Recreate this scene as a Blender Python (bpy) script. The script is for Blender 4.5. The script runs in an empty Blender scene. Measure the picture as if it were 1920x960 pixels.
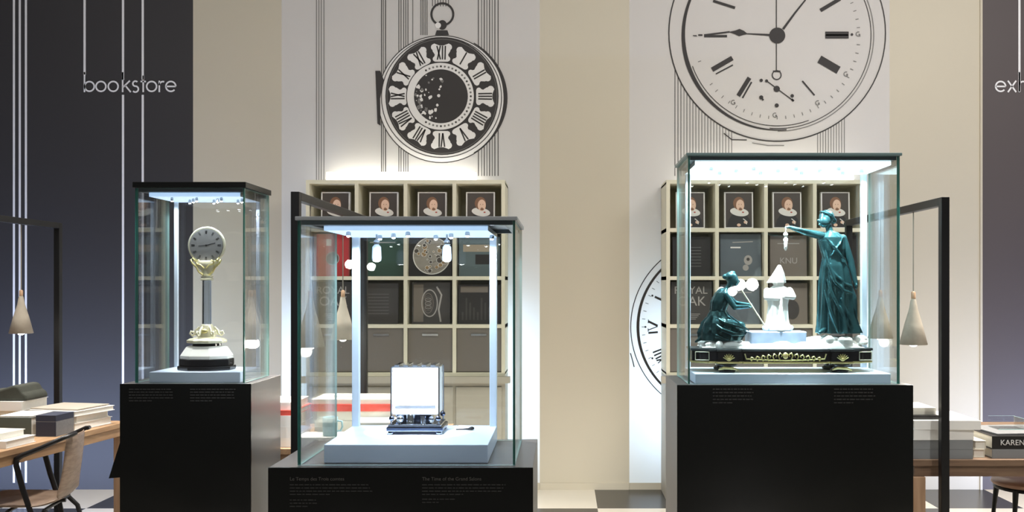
import bpy, bmesh, math, random
from math import sin, cos, pi, radians as R
from mathutils import Vector, Matrix, Euler
random.seed(7)
S = bpy.context.scene
COL = S.collection
# ------------------------------------------------------------------ camera, world, exposure
FPX = 1700.0; VX, VY = 1055.0, 540.0; EYE = 1.5
cam_d = bpy.data.cameras.new('camera'); cam = bpy.data.objects.new('camera', cam_d); COL.objects.link(cam)
cam_d.sensor_width = 36; cam_d.lens = FPX/1920*36
cam_d.shift_x = -(VX-960)/1920; cam_d.shift_y = (VY-480)/1920
cam.location = (0, 0, EYE); cam.rotation_euler = (pi/2, 0, 0)
cam_d.clip_start = .05; S.camera = cam
S.view_settings.view_transform = 'Standard'; S.view_settings.look = 'None'
S.view_settings.gamma = 1; S.view_settings.exposure = 0.0; S.view_settings.use_curve_mapping = False
w = bpy.data.worlds.new('world'); S.world = w; w.use_nodes = True
w.node_tree.nodes['Background'].inputs[0].default_value = (1, .96, .92, 1)
w.node_tree.nodes['Background'].inputs[1].default_value = .10

def area(name, loc, rot, size, power, color, parent=None, spread=None):
    l = bpy.data.lights.new(name, 'AREA'); l.shape = 'RECTANGLE'; l.size, l.size_y = size
    l.energy = power; l.color = color
    if spread: l.spread = spread
    o = bpy.data.objects.new(name, l); COL.objects.link(o); o.location = loc; o.rotation_euler = rot
    if parent: o.parent = parent
    return o
def spot(name, loc, target, power, color, angle=50, blend=.6, size=.01, parent=None):
    l = bpy.data.lights.new(name, 'SPOT'); l.energy = power; l.color = color
    l.spot_size = R(angle); l.spot_blend = blend; l.shadow_soft_size = size
    o = bpy.data.objects.new(name, l); COL.objects.link(o); o.location = loc
    d = Vector(target)-Vector(loc); o.rotation_euler = d.to_track_quat('-Z', 'Y').to_euler()
    if parent: o.parent = parent
    return o
# ceiling lights washing the wall, brighter and warmer to the right
area('ceiling_wash_left', (-3.0, 3.6, 4.4), (R(38), 0, 0), (3.2, .5), 24, (1, .96, .89))
area('ceiling_wash_middle', (0.0, 3.6, 4.4), (R(38), 0, 0), (2.6, .5), 30, (1, .96, .89))
area('ceiling_wash_right', (3.2, 3.6, 4.4), (R(38), 0, 0), (3.0, .5), 104, (1, .95, .89))
area('front_fill', (.3, .9, 4.3), (R(58), 0, 0), (4.0, .4), 38, (1, .96, .9))  # unseen fill added overhead to light faces turned to the camera
spot('table_fill_spot', (1.9, 1.8, 3.9), (1.85, 4.0, .84), 190, (1, .97, .92), 20, .7, .04)  # this and the next two: unseen spots added to whiten book fronts
spot('table_fill_spot', (-1.25, 2.0, 3.9), (-1.2, 4.3, .85), 130, (1, .96, .93), 17, .7, .04)
spot('table_fill_spot', (-2.6, 2.2, 3.9), (-2.75, 4.6, .84), 90, (1, .97, .93), 18, .7, .04)
area('table_fill_left', (-2.9, 4.6, 3.9), (0, 0, 0), (.8, .8), 40, (1, .95, .88), spread=R(90))  # unseen fills added above the three tables to brighten the books
area('table_fill_right', (2.5, 4.4, 3.9), (0, 0, 0), (.8, .8), 85, (1, .93, .82), spread=R(90))
area('table_fill_middle', (-1.2, 4.7, 3.9), (0, 0, 0), (.5, .5), 50, (1, .95, .9), spread=R(60))
# unseen area lights added low to tint the walls, cool at the sides
area('low_fill_left', (-3.9, 5.6, .06), (R(120), 0, 0), (2.6, .06), 60, (.50, .64, 1))
area('low_fill_right', (3.9, 5.6, .06), (R(120), 0, 0), (1.6, .06), 42, (.55, .66, 1))
area('low_fill_middle', (.1, 5.3, .06), (R(120), 0, 0), (1.2, .06), 9, (1, .9, .8))  # warm fill added to lift the lower middle wall
LBX = 36.0     # power per lightbox lamp

# ------------------------------------------------------------------ materials
MATS = {}
def mat(name, col, rough=.5, metal=0, emit=None, estr=0, noise=0, nscale=8, spec=.5, coat=0, bump=0, trans=0):
    if name in MATS: return MATS[name]
    m = bpy.data.materials.new(name); m.use_nodes = True; MATS[name] = m
    nt = m.node_tree; b = nt.nodes['Principled BSDF']
    b.inputs['Roughness'].default_value = rough; b.inputs['Metallic'].default_value = metal
    b.inputs['Specular IOR Level'].default_value = spec; b.inputs['Coat Weight'].default_value = coat
    b.inputs['Base Color'].default_value = (*col, 1)
    if trans: b.inputs['Transmission Weight'].default_value = trans
    if emit:
        b.inputs['Emission Color'].default_value = (*emit, 1); b.inputs['Emission Strength'].default_value = estr
    if noise or bump:
        tc = nt.nodes.new('ShaderNodeTexCoord'); n = nt.nodes.new('ShaderNodeTexNoise')
        n.inputs['Scale'].default_value = nscale; n.inputs['Detail'].default_value = 5
        nt.links.new(tc.outputs['Object'], n.inputs['Vector'])
        if noise:
            mx = nt.nodes.new('ShaderNodeMix'); mx.data_type = 'RGBA'
            mx.inputs['A'].default_value = (*[max(0, c*(1-noise)) for c in col], 1)
            mx.inputs['B'].default_value = (*[min(1, c*(1+noise)) for c in col], 1)
            nt.links.new(n.outputs['Fac'], mx.inputs['Factor']); nt.links.new(mx.outputs['Result'], b.inputs['Base Color'])
        if bump:
            bp = nt.nodes.new('ShaderNodeBump'); bp.inputs['Strength'].default_value = bump; bp.inputs['Distance'].default_value = .01
            nt.links.new(n.outputs['Fac'], bp.inputs['Height']); nt.links.new(bp.outputs['Normal'], b.inputs['Normal'])
    return m
def wood(name, c1, c2, rough=.45, scale=(1, 9, 9)):
    m = bpy.data.materials.new(name); m.use_nodes = True; MATS[name] = m
    nt = m.node_tree; b = nt.nodes['Principled BSDF']; b.inputs['Roughness'].default_value = rough
    tc = nt.nodes.new('ShaderNodeTexCoord'); mp = nt.nodes.new('ShaderNodeMapping'); mp.inputs['Scale'].default_value = scale
    n = nt.nodes.new('ShaderNodeTexNoise'); n.inputs['Scale'].default_value = 5; n.inputs['Detail'].default_value = 8; n.inputs['Distortion'].default_value = .6
    r = nt.nodes.new('ShaderNodeValToRGB'); r.color_ramp.elements[0].position = .35; r.color_ramp.elements[1].position = .7
    r.color_ramp.elements[0].color = (*c1, 1); r.color_ramp.elements[1].color = (*c2, 1)
    nt.links.new(tc.outputs['Object'], mp.inputs[0]); nt.links.new(mp.outputs[0], n.inputs['Vector'])
    nt.links.new(n.outputs['Fac'], r.inputs[0]); nt.links.new(r.outputs[0], b.inputs['Base Color'])
    return m
def glassmat(name, tint=(.97, .99, .98), refl=1.0, rough=.0):
    m = bpy.data.materials.new(name); m.use_nodes = True; MATS[name] = m
    nt = m.node_tree; nt.nodes.clear()
    o = nt.nodes.new('ShaderNodeOutputMaterial'); mx = nt.nodes.new('ShaderNodeMixShader')
    t = nt.nodes.new('ShaderNodeBsdfTransparent'); t.inputs[0].default_value = (*tint, 1)
    g = nt.nodes.new('ShaderNodeBsdfGlossy'); g.inputs['Roughness'].default_value = rough
    lw = nt.nodes.new('ShaderNodeFresnel'); lw.inputs[0].default_value = 1.45
    mul = nt.nodes.new('ShaderNodeMath'); mul.operation = 'MULTIPLY'; mul.inputs[1].default_value = refl
    nt.links.new(lw.outputs[0], mul.inputs[0]); nt.links.new(mul.outputs[0], mx.inputs[0])
    nt.links.new(t.outputs[0], mx.inputs[1]); nt.links.new(g.outputs[0], mx.inputs[2]); nt.links.new(mx.outputs[0], o.inputs[0])
    return m
def sheetmat(name, col):
    m = bpy.data.materials.new(name); m.use_nodes = True; MATS[name] = m
    nt = m.node_tree; nt.nodes.clear()
    o = nt.nodes.new('ShaderNodeOutputMaterial'); mx = nt.nodes.new('ShaderNodeMixShader'); mx.inputs[0].default_value = .4
    d = nt.nodes.new('ShaderNodeBsdfDiffuse'); d.inputs[0].default_value = (*col, 1)
    t = nt.nodes.new('ShaderNodeBsdfTranslucent'); t.inputs[0].default_value = (*col, 1)
    nt.links.new(d.outputs[0], mx.inputs[1]); nt.links.new(t.outputs[0], mx.inputs[2]); nt.links.new(mx.outputs[0], o.inputs[0])
    return m
M_beige = mat('beige_wall_paint', (.53, .485, .385), .55, noise=.02, nscale=1.2)
M_dark = mat('charcoal_wall_paint', (.030, .028, .031), .6, noise=.05, nscale=2)
M_taupe = mat('taupe_wall_paint', (.078, .064, .066), .6, noise=.04, nscale=2)
M_sheet = sheetmat('white_print_fabric', (.86, .84, .83))
M_ink = mat('dark_printed_ink', (.03, .027, .027), .7)
M_inkg = mat('grey_printed_ink', (.17, .165, .16), .7)
M_paperw = mat('white_printed_ink', (.74, .73, .72), .7)
M_line = mat('white_vinyl_line', (.78, .78, .8), .5)
M_bl = mat('black_lacquer', (.006, .007, .007), .17, spec=.5)
M_blk = mat('black_powder_metal', (.006, .006, .007), .4)
M_ptxt = mat('faint_grey_lettering', (.05, .05, .05), .6)
M_steel = mat('brushed_steel', (.42, .46, .5), .3, 1)
M_dsteel = mat('dark_steel', (.10, .12, .13), .3, .8)
M_white = mat('white_satin_lacquer', (.68, .78, .95), .35)
M_ped = mat('warm_grey_pedestal_paint', (.125, .12, .12), .35)
M_lidc = mat('grey_blue_lid', (.42, .45, .48), .4)
M_lidr = mat('teal_grey_lid', (.20, .30, .31), .35)
M_edge = mat('green_glass_edge', (.05, .22, .18), .12, spec=.8)
M_edgel = mat('pale_aqua_glass_edge', (.42, .66, .63), .15, spec=.8)
M_glass = glassmat('clear_glass', (.982, .994, .989), .62)
M_crystal = glassmat('crystal_glass', (.72, .77, .84), 3.5, .08)
M_shelf = mat('cream_shelf_board', (.70, .67, .52), .5)
M_shelfin = mat('olive_grey_back_board', (.36, .34, .25), .6)
M_draw = mat('taupe_drawer_front', (.15, .135, .115), .5)
M_cream = mat('cream_cabinet_front', (.40, .37, .30), .5)
M_wood = wood('light_oak', (.30, .175, .09), (.42, .27, .155), scale=(9, 1, 9))
M_woodx = wood('warm_oak', (.17, .105, .07), (.24, .155, .10), scale=(1, 9, 9))
M_ply = wood('grey_brown_plywood', (.17, .115, .08), (.27, .195, .14), scale=(3, 3, 12))
M_leg = wood('brown_oak_leg', (.40, .25, .15), (.52, .34, .22), scale=(9, 9, 1))
M_conc = mat('beige_concrete', (.40, .355, .29), .85, noise=.18, nscale=25, bump=.15)
M_cord = mat('grey_textile_cord', (.30, .27, .22), .8)
M_bulb = mat('lit_bulb', (1, 1, 1), .5, emit=(1, .95, .85), estr=14)
M_gold = mat('pale_gilt', (.86, .76, .36), .28, .85)
M_goldp = mat('silver_gilt', (.90, .86, .66), .3, .55)
M_marb = mat('white_marble', (.93, .93, .90), .4, noise=.04, nscale=12)
M_onyx = mat('black_onyx', (.012, .011, .012), .15)
M_dial = mat('grey_dial', (.19, .185, .175), .4)
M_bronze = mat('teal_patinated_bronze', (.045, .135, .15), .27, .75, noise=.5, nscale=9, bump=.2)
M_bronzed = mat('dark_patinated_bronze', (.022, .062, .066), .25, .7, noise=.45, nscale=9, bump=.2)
M_led = mat('cool_led_diffuser', (1, 1, 1), .5, emit=(.42, .66, 1), estr=.85)
M_ledc = mat('cyan_led_diffuser', (1, 1, 1), .5, emit=(.66, .92, 1), estr=2.2)
M_post = mat('lit_aluminium_post', (.75, .84, .95), .3, .1)
M_ledw = mat('warm_led_bar', (1, 1, 1), .5, emit=(1, .96, .86), estr=7)
M_lens = mat('spotlight_lens', (1, 1, 1), .5, emit=(.93, .97, 1), estr=45)
M_page = mat('book_pages', (.78, .76, .70), .8, noise=.06, nscale=60)
M_skin = mat('printed_skin', (.72, .50, .38), .6)
M_hair = mat('printed_brown_hair', (.20, .10, .055), .6)
M_ruff = mat('printed_white_ruff', (.72, .71, .68), .6)
M_bgp = mat('printed_dark_background', (.055, .045, .04), .5)
M_cloth = mat('printed_black_dress', (.02, .02, .022), .5)

# ------------------------------------------------------------------ mesh builder
class MB:
    def __init__(s): s.v = []; s.f = []; s.m = []; s.sm = []; s.mats = []
    def mi(s, m):
        if m not in s.mats: s.mats.append(m)
        return s.mats.index(m)
    def add(s, vs, fs, m, smooth=False, M=None):
        o = len(s.v)
        s.v += [tuple(M @ Vector(p)) if M else tuple(p) for p in vs]
        k = s.mi(m)
        for f in fs: s.f.append([i+o for i in f]); s.m.append(k); s.sm.append(smooth)
        return s
    def box(s, x0, x1, y0, y1, z0, z1, m, M=None, fm=None):
        vs = [(x0,y0,z0),(x1,y0,z0),(x1,y1,z0),(x0,y1,z0),(x0,y0,z1),(x1,y0,z1),(x1,y1,z1),(x0,y1,z1)]
        fs = {'b':(0,3,2,1),'t':(4,5,6,7),'f':(0,1,5,4),'r':(1,2,6,5),'k':(2,3,7,6),'l':(3,0,4,7)}
        for k, f in fs.items(): 
            mm = (fm or {}).get(k, m)
            o = len(s.v)
            s.add([vs[i] for i in f], [(0,1,2,3)], mm, False, M)
        return s
    def prism(s, pts, y0, y1, m, M=None, side=None):   # pts (x,z) counter-clockwise seen from -y
        n = len(pts)
        s.add([(p[0], y0, p[1]) for p in pts], [tuple(range(n))], m, False, M)
        if y1 != y0:
            s.add([(p[0], y1, p[1]) for p in pts], [tuple(range(n))[::-1]], side or m, False, M)
            for i in range(n):
                a, b = pts[i], pts[(i+1) % n]
                s.add([(a[0],y0,a[1]),(a[0],y1,a[1]),(b[0],y1,b[1]),(b[0],y0,b[1])], [(0,1,2,3)], side or m, False, M)
        return s
    def prismz(s, pts, z0, z1, m, M=None, top=None):   # pts (x,y)
        n = len(pts)
        s.add([(p[0], p[1], z1) for p in pts], [tuple(range(n))], top or m, False, M)
        s.add([(p[0], p[1], z0) for p in pts], [tuple(range(n))[::-1]], m, False, M)
        for i in range(n):
            a, b = pts[i], pts[(i+1) % n]
            s.add([(a[0],a[1],z0),(b[0],b[1],z0),(b[0],b[1],z1),(a[0],a[1],z1)], [(0,1,2,3)], m, False, M)
        return s
    def tube(s, pts, r, m, n=10, cap=True, closed=False):
        pts = [Vector(p) for p in pts]; rs = r if isinstance(r, (list, tuple)) else [r]*len(pts)
        vs = []; N = len(pts); up = None
        for i, p in enumerate(pts):
            if closed: t = pts[(i+1) % N]-pts[i-1]
            else: t = pts[min(i+1, N-1)]-pts[max(i-1, 0)]
            t.normalize()
            if up is None:
                up = Vector((0, 0, 1)) if abs(t.z) < .9 else Vector((1, 0, 0))
            a = t.cross(up); 
            if a.length < 1e-5: a = t.cross(Vector((0, 1, 0)))
            a.normalize(); b = a.cross(t); up = b
            for k in range(n):
                q = 2*pi*k/n; vs.append(p+rs[i]*(cos(q)*a+sin(q)*b))
        fs = []
        for i in range(N if closed else N-1):
            j = (i+1) % N
            for k in range(n): fs.append((i*n+k, i*n+(k+1) % n, j*n+(k+1) % n, j*n+k))
        s.add(vs, fs, m, True)
        if cap and not closed:
            s.add(vs[:n], [tuple(range(n))[::-1]], m); s.add(vs[-n:], [tuple(range(n))], m)
        return s
    def lathe(s, prof, m, n=24, c=(0,0,0), smooth=True, a0=0, sx=1, sy=1):   # prof (r,z)
        vs = []
        for r, z in prof:
            for k in range(n):
                q = a0+2*pi*k/n; vs.append((c[0]+r*cos(q)*sx, c[1]+r*sin(q)*sy, c[2]+z))
        fs = []
        for i in range(len(prof)-1):
            for k in range(n): fs.append((i*n+k, i*n+(k+1) % n, (i+1)*n+(k+1) % n, (i+1)*n+k))
        s.add(vs, fs, m, smooth)
        if prof[0][0] > 1e-4: s.add(vs[:n], [tuple(range(n))[::-1]], m)
        if prof[-1][0] > 1e-4: s.add(vs[-n:], [tuple(range(n))], m)
        return s
    def ell(s, c, rad, m, n=16, k=10, M=None):
        rx, ry, rz = rad if isinstance(rad, (tuple, list)) else (rad,)*3
        vs = []; fs = []
        for i in range(k+1):
            t = pi*i/k
            for j in range(n):
                q = 2*pi*j/n
                p = Vector((rx*sin(t)*cos(q), ry*sin(t)*sin(q), -rz*cos(t)))
                if M: p = M @ p
                vs.append(p+Vector(c))
        for i in range(k):
            for j in range(n): fs.append((i*n+j, i*n+(j+1) % n, (i+1)*n+(j+1) % n, (i+1)*n+j))
        return s.add(vs, fs, m, True)
    def cap(s, p0, r0, p1, r1, m, n=12):    # tapered limb with round ends
        s.tube([p0, p1], [r0, r1], m, n); s.ell(p0, r0, m, n, 8); s.ell(p1, r1, m, n, 8); return s
    def loft(s, rings, m, n=48):            # rings: (cx,cy,cz,rx,ry,amp,freq,phase)
        vs = []
        for (cx, cy, cz, rx, ry, am, fr, ph) in rings:
            for k in range(n):
                q = 2*pi*k/n; g = 1+am*(sin(fr*q+ph)+.5*sin((fr*1.7//1)*q+ph*2.1))
                vs.append((cx+rx*g*cos(q), cy+ry*g*sin(q), cz))
        fs = []
        for i in range(len(rings)-1):
            for k in range(n): fs.append((i*n+k, i*n+(k+1) % n, (i+1)*n+(k+1) % n, (i+1)*n+k))
        s.add(vs, fs, m, True); s.add(vs[:n], [tuple(range(n))[::-1]], m); s.add(vs[-n:], [tuple(range(n))], m)
        return s
    def stroke(s, pts, w, m, y=0, closed=False):   # flat ribbon in the xz plane, w may vary
        N = len(pts); ws = w if isinstance(w, (list, tuple)) else [w]*N
        P = [Vector((p[0], p[1])) for p in pts]; L = []; Rr = []
        for i in range(N):
            if closed: t = P[(i+1) % N]-P[i-1]
            else: t = P[min(i+1, N-1)]-P[max(i-1, 0)]
            if t.length < 1e-9: t = Vector((1, 0))
            t.normalize(); nn = Vector((-t.y, t.x))*ws[i]/2
            L.append(P[i]+nn); Rr.append(P[i]-nn)
        for i in range(N if closed else N-1):
            j = (i+1) % N
            s.add([(Rr[i].x, y, Rr[i].y), (Rr[j].x, y, Rr[j].y), (L[j].x, y, L[j].y), (L[i].x, y, L[i].y)], [(0,1,2,3)], m)
        return s
    def disc(s, c, r, m, y=0, n=40, rz=None):
        rz = rz or r
        return s.add([(c[0]+r*cos(2*pi*k/n), y, c[1]+rz*sin(2*pi*k/n)) for k in range(n)], [tuple(range(n))], m)
    def build(s, name, parent=None, loc=(0,0,0), rot=None, bevel=0, segs=2, weld=False):
        me = bpy.data.meshes.new(name); me.from_pydata(s.v, [], s.f)
        for m in s.mats: me.materials.append(m)
        me.polygons.foreach_set('material_index', s.m); me.polygons.foreach_set('use_smooth', s.sm)
        me.update()
        bm = bmesh.new(); bm.from_mesh(me)
        bmesh.ops.remove_doubles(bm, verts=bm.verts, dist=1e-5) if (bevel or weld) else None
        if bevel or weld: bmesh.ops.recalc_face_normals(bm, faces=bm.faces)
        bm.to_mesh(me); bm.free()
        o = bpy.data.objects.new(name, me); COL.objects.link(o); o.location = loc
        if rot: o.rotation_euler = rot
        if parent: o.parent = parent
        if bevel:
            b = o.modifiers.new('bevel', 'BEVEL'); b.width = bevel; b.segments = segs; b.limit_method = 'ANGLE'; b.angle_limit = R(40)
        return o
def tag(o, label, cat, group=None, kind=None):
    if label: o['label'] = label
    if cat: o['category'] = cat
    if group: o['group'] = group
    if kind: o['kind'] = kind
    return o
def thing(name, label, cat, loc=(0,0,0), rz=0, group=None):
    o = bpy.data.objects.new(name, None); COL.objects.link(o); o.location = loc; o.rotation_euler = (0, 0, rz)
    o.empty_display_size = .05
    return tag(o, label, cat, group)
def copy_tree(o, parent=None, label=None, loc=None):
    c = o.copy(); COL.objects.link(c)
    if parent: c.parent = parent
    if label: c['label'] = label
    if loc: c.location = loc
    for ch in list(o.children): copy_tree(ch, c)
    return c
def blob(mb, name, m, parent, voxel=.0022, smooth=3, loc=(0,0,0)):
    o = mb.build(name, parent, loc)
    r = o.modifiers.new('remesh', 'REMESH'); r.mode = 'VOXEL'; r.voxel_size = voxel; r.use_smooth_shade = True
    q = o.modifiers.new('smooth', 'SMOOTH'); q.factor = .5; q.iterations = smooth
    return o
def text(body, size, m, parent, loc, name='lettering', rot=(pi/2,0,0), ext=.0004, align='LEFT'):
    c = bpy.data.curves.new(name, 'FONT'); c.body = body; c.size = size; c.extrude = ext; c.align_x = align
    t = bpy.data.objects.new(name, c); COL.objects.link(t)
    dg = bpy.context.evaluated_depsgraph_get(); me = bpy.data.meshes.new_from_object(t.evaluated_get(dg))
    bpy.data.objects.remove(t); me.materials.clear(); me.materials.append(m)
    o = bpy.data.objects.new(name, me); COL.objects.link(o); o.location = loc; o.rotation_euler = rot; o.parent = parent
    return o
def arc(cx, cy, r, a0, a1, n=24, ry=None):
    ry = ry or r
    return [(cx+r*cos(R(a0+(a1-a0)*i/n)), cy+ry*sin(R(a0+(a1-a0)*i/n))) for i in range(n+1)]

# ------------------------------------------------------------------ the room
WY = 6.75; K = WY/FPX
def wx(x): return (x-VX)*K
def wz(y): return EYE-(y-VY)*K
def struct(o): o['kind'] = 'structure'; return o
# checkered floor
fm = bpy.data.materials.new('checkered_floor_tile'); fm.use_nodes = True; nt = fm.node_tree; b = nt.nodes['Principled BSDF']
ge = nt.nodes.new('ShaderNodeTexCoord'); mp = nt.nodes.new('ShaderNodeMapping'); ck = nt.nodes.new('ShaderNodeTexChecker')
T = .58; mp.inputs['Location'].default_value = (-.237/T+10, -WY/T+20.0, .5); mp.inputs['Scale'].default_value = (1/T, 1/T, 0)
ck.inputs['Scale'].default_value = 1; ck.inputs['Color2'].default_value = (.72, .66, .56, 1); ck.inputs['Color1'].default_value = (.035, .031, .027, 1)
nt.links.new(ge.outputs['Object'], mp.inputs[0]); nt.links.new(mp.outputs[0], ck.inputs['Vector']); nt.links.new(ck.outputs['Color'], b.inputs['Base Color'])
b.inputs['Roughness'].default_value = .25
struct(MB().box(-7, 7, -5, WY+.5, -.1, 0, fm).build('floor'))
ZT = 4.0
bw = MB()
for a, c in ((362, 528), (1012, 1180), (1668, 1840)):
    bw.box(wx(a), wx(c), WY, WY+.4, 0, ZT, M_beige)
bw.box(-7, 7, WY+.4, WY+.5, 0, ZT, M_beige)
struct(bw.build('wall_back'))
struct(MB().box(-7, wx(362), WY, WY+.4, 0, ZT, M_dark).build('wall_left'))
struct(MB().box(wx(1840), 7, WY, WY+.4, 0, ZT, M_taupe).build('wall_right'))
tr = MB().box(wx(1840)-.012, wx(1840)+.004, WY-.012, WY, 0, ZT, M_beige)
struct(tr.build('trim_1'))
struct(MB().box(wx(1012)+.002, wx(1180)-.002, WY-.012, WY, 0, .05, M_beige).build('baseboard_middle'))

def panel(name, label, a, c):
    t = thing(name, label, 'wall panel', (wx((a+c)/2), WY, 0))
    h = (wx(c)-wx(a))/2
    MB().add([(-h, 0, .05), (h, 0, .05), (h, 0, ZT), (-h, 0, ZT)], [(0,1,2,3)], M_sheet).build('fabric_sheet', t)
    MB().box(-h, h, -.006, .03, 0, .05, M_beige).build('base_rail', t)
    return t
pl = panel('backlit_panel', 'white backlit wall panel printed with an ornate pocket watch above the left bookcase', 528, 1012)
pr = panel('backlit_panel', 'white backlit wall panel printed with a large watch dial above the right bookcase', 1180, 1668)
for t, fa in ((pl, 1), (pr, 1)):
    area('lightbox_lamp', (0, .3, .80), (R(90), 0, pi), (1.7, 1.0), LBX*fa, (.50, .74, 1), parent=t)
    t.children[-1].rotation_euler = (-pi/2, 0, 0)
cl, cr = wx(770), wx(1424)

# ---- print 1: pocket watch
def prn(t, cx, name, fn):
    mb = MB(); fn(mb, lambda x, y: (wx(x)-cx, wz(y))); return mb.build(name, t, (0, 0, 0))
E = -.002
def stripes1(mb, P):
    def ln(x, y0, y1, wd=1.0, m=M_ink): mb.stroke([P(x, y0), P(x, y1)], wd*K, m, E)
    for x in (593.5, 598, 602.5, 607.5): ln(x, -80, 500, 1.5, M_inkg)
    for x in (715.5, 719, 723): ln(x, -80, 600, 1.6, M_inkg if x == 719 else M_ink)
    for x in (748, 752, 757, 761, 765): ln(x, -80, 330, 1.3)
    ln(774, -80, 95, 1.6, M_inkg); 
    for x in range(789, 803, 3): ln(x, -80, 66, 1.7, M_inkg)
    for x in range(811, 846, 5): ln(x, -80, 12, 1.3)
    for x in (897, 903, 908, 913, 918, 923, 928, 934): ln(x, -80, 330, 1.5, M_inkg if x in (903, 913, 923) else M_ink)
prn(pl, cl, 'stripe_print', stripes1)
def watch1(mb, P):
    C = (828, 183); 
    def c(r, a, cc=C): return P(cc[0]+r*cos(R(a)), cc[1]-r*sin(R(a)))
    def ring(r, wd, m, e, cc=C, ry=None, n=72): 
        ry = ry or r
        mb.stroke([P(cc[0]+r*cos(2*pi*k/n), cc[1]-ry*sin(2*pi*k/n)) for k in range(n)], wd*K, m, e, True)
    def disc(r, m, e, cc=C, ry=None): mb.disc(P(*cc), r*K, m, e, 64, (ry or r)*K)
    disc(119, M_paperw, E*1.5, (828, 186)); ring(119, 1.6, M_ink, E*2, (828, 186))
    # heavy right-hand case edge
    mb.stroke([P(829+119*cos(R(a)), 184-119*sin(R(a))) for a in range(-60, 62, 4)], [ (1.5+6*cos(R(a*1.4))**2)*K for a in range(-60, 62, 4)], M_ink, E*2.5)
    ring(112.5, 1.5, M_ink, E*2.5)
    disc(106, M_ink, E*3, (829, 181), 110); ring(103, .8, M_inkg, E*3.3, (829, 181), 107)
    mb.prism([P(704, 133), P(713, 133), P(720, 150), P(713, 185), P(714, 236), P(708, 232)][::-1], E*2.6, E*2.6, M_ink)
    # cartouches with numerals
    nums = ['XII', 'I', 'II', 'III', 'IIII', 'V', 'VI', 'VII', 'VIII', 'IX', 'X', 'XI']
    for i in range(12):
        a = 90-30*i; cc = (828, 181)
        def q(r, da): return P(cc[0]+r*cos(R(a+da)), cc[1]-r*sin(R(a+da)))
        mb.add([(*q(r, da),) for r, da in ()], [], M_ink)
        pts = [q(66, -10.5), q(72, -12), q(79, -9), q(86, -11), q(95, -11), q(100, -8), q(95.5, -2.5), q(95.5, 2.5), q(100, 8), q(95, 11), q(86, 11), q(79, 9), q(72, 12), q(66, 10.5)]
        mb.add([(p[0], E*3.6, p[1]) for p in pts], [tuple(range(len(pts)))], M_paperw)
        for da in (-7, 7):
            mb.disc(q(93, da*1.2), 6.2*K, M_paperw, E*3.7, 14); mb.disc(q(71, da*1.35), 4.8*K, M_paperw, E*3.7, 14)
        s_ = nums[i]; wdt = {'I': 4.0, 'V': 6.5, 'X': 7}; tot = sum(wdt[ch] for ch in s_); x = tot/2
        for ch in s_:
            x -= wdt[ch]/2
            if ch == 'I': L = [((69, x), (95, x*.8))]
            elif ch == 'V': L = [((69, x), (95, x*.8+2)), ((69, x), (95, x*.8-2))]
            else: L = [((69, x-2.4), (95, x*.8+2)), ((69, x+2.4), (95, x*.8-2))]
            for u, v in L: mb.stroke([q(*u), q(*v)], 2.7*K, M_ink, E*4)
            x -= wdt[ch]/2
    disc(63, M_paperw, E*4.2, (826, 181)); ring(63.5, 1.6, M_ink, E*4.4, (826, 181))
    disc(50.5, M_ink, E*4.4, (827, 181)); 
    for k in range(48):
        a = R(k*7.5); 
        if 120 < k*7.5 < 240: continue
        mb.disc(P(827+56*cos(a), 181-56*sin(a)), 2.0*K, M_inkg if k % 4 else M_ink, E*4.7, 8)
    rr = random.Random(3)
    for k in range(46):
        y = rr.uniform(-42, 42); w_ = math.sqrt(50**2-y*y); x = -w_+rr.random()**2*w_*1.1+2
        n = 6; r0 = rr.uniform(1.2, 4.6)
        pts = [(827+x+r0*rr.uniform(.5, 1.3)*cos(2*pi*j/n), 181-y-r0*rr.uniform(.5, 1.5)*sin(2*pi*j/n)) for j in range(n)]
        mb.add([(P(*p)[0], E*(4.8+.02*k), P(*p)[1]) for p in pts], [tuple(range(n))], M_paperw if k % 3 else M_inkg)
    mb.disc(P(823, 180), 3*K, M_paperw, E*6, 14)
    # bow and crown
    mb.stroke([P(*p) for p in arc(829.5, 27, 20.5, 0, 360, 40)], 4*K, M_ink, E*2)
    mb.disc(P(829.5, 47), 8.5*K, M_ink, E*2.2, 20, 9*K); mb.disc(P(821.5, 48), 5.5*K, M_paperw, E*2.6, 16)
    mb.prism([P(819, 57), P(839, 57), P(842, 66), P(816, 66)][::-1], E*2.2, E*2.2, M_ink)
prn(pl, cl, 'pocket_watch_print', watch1)

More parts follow.
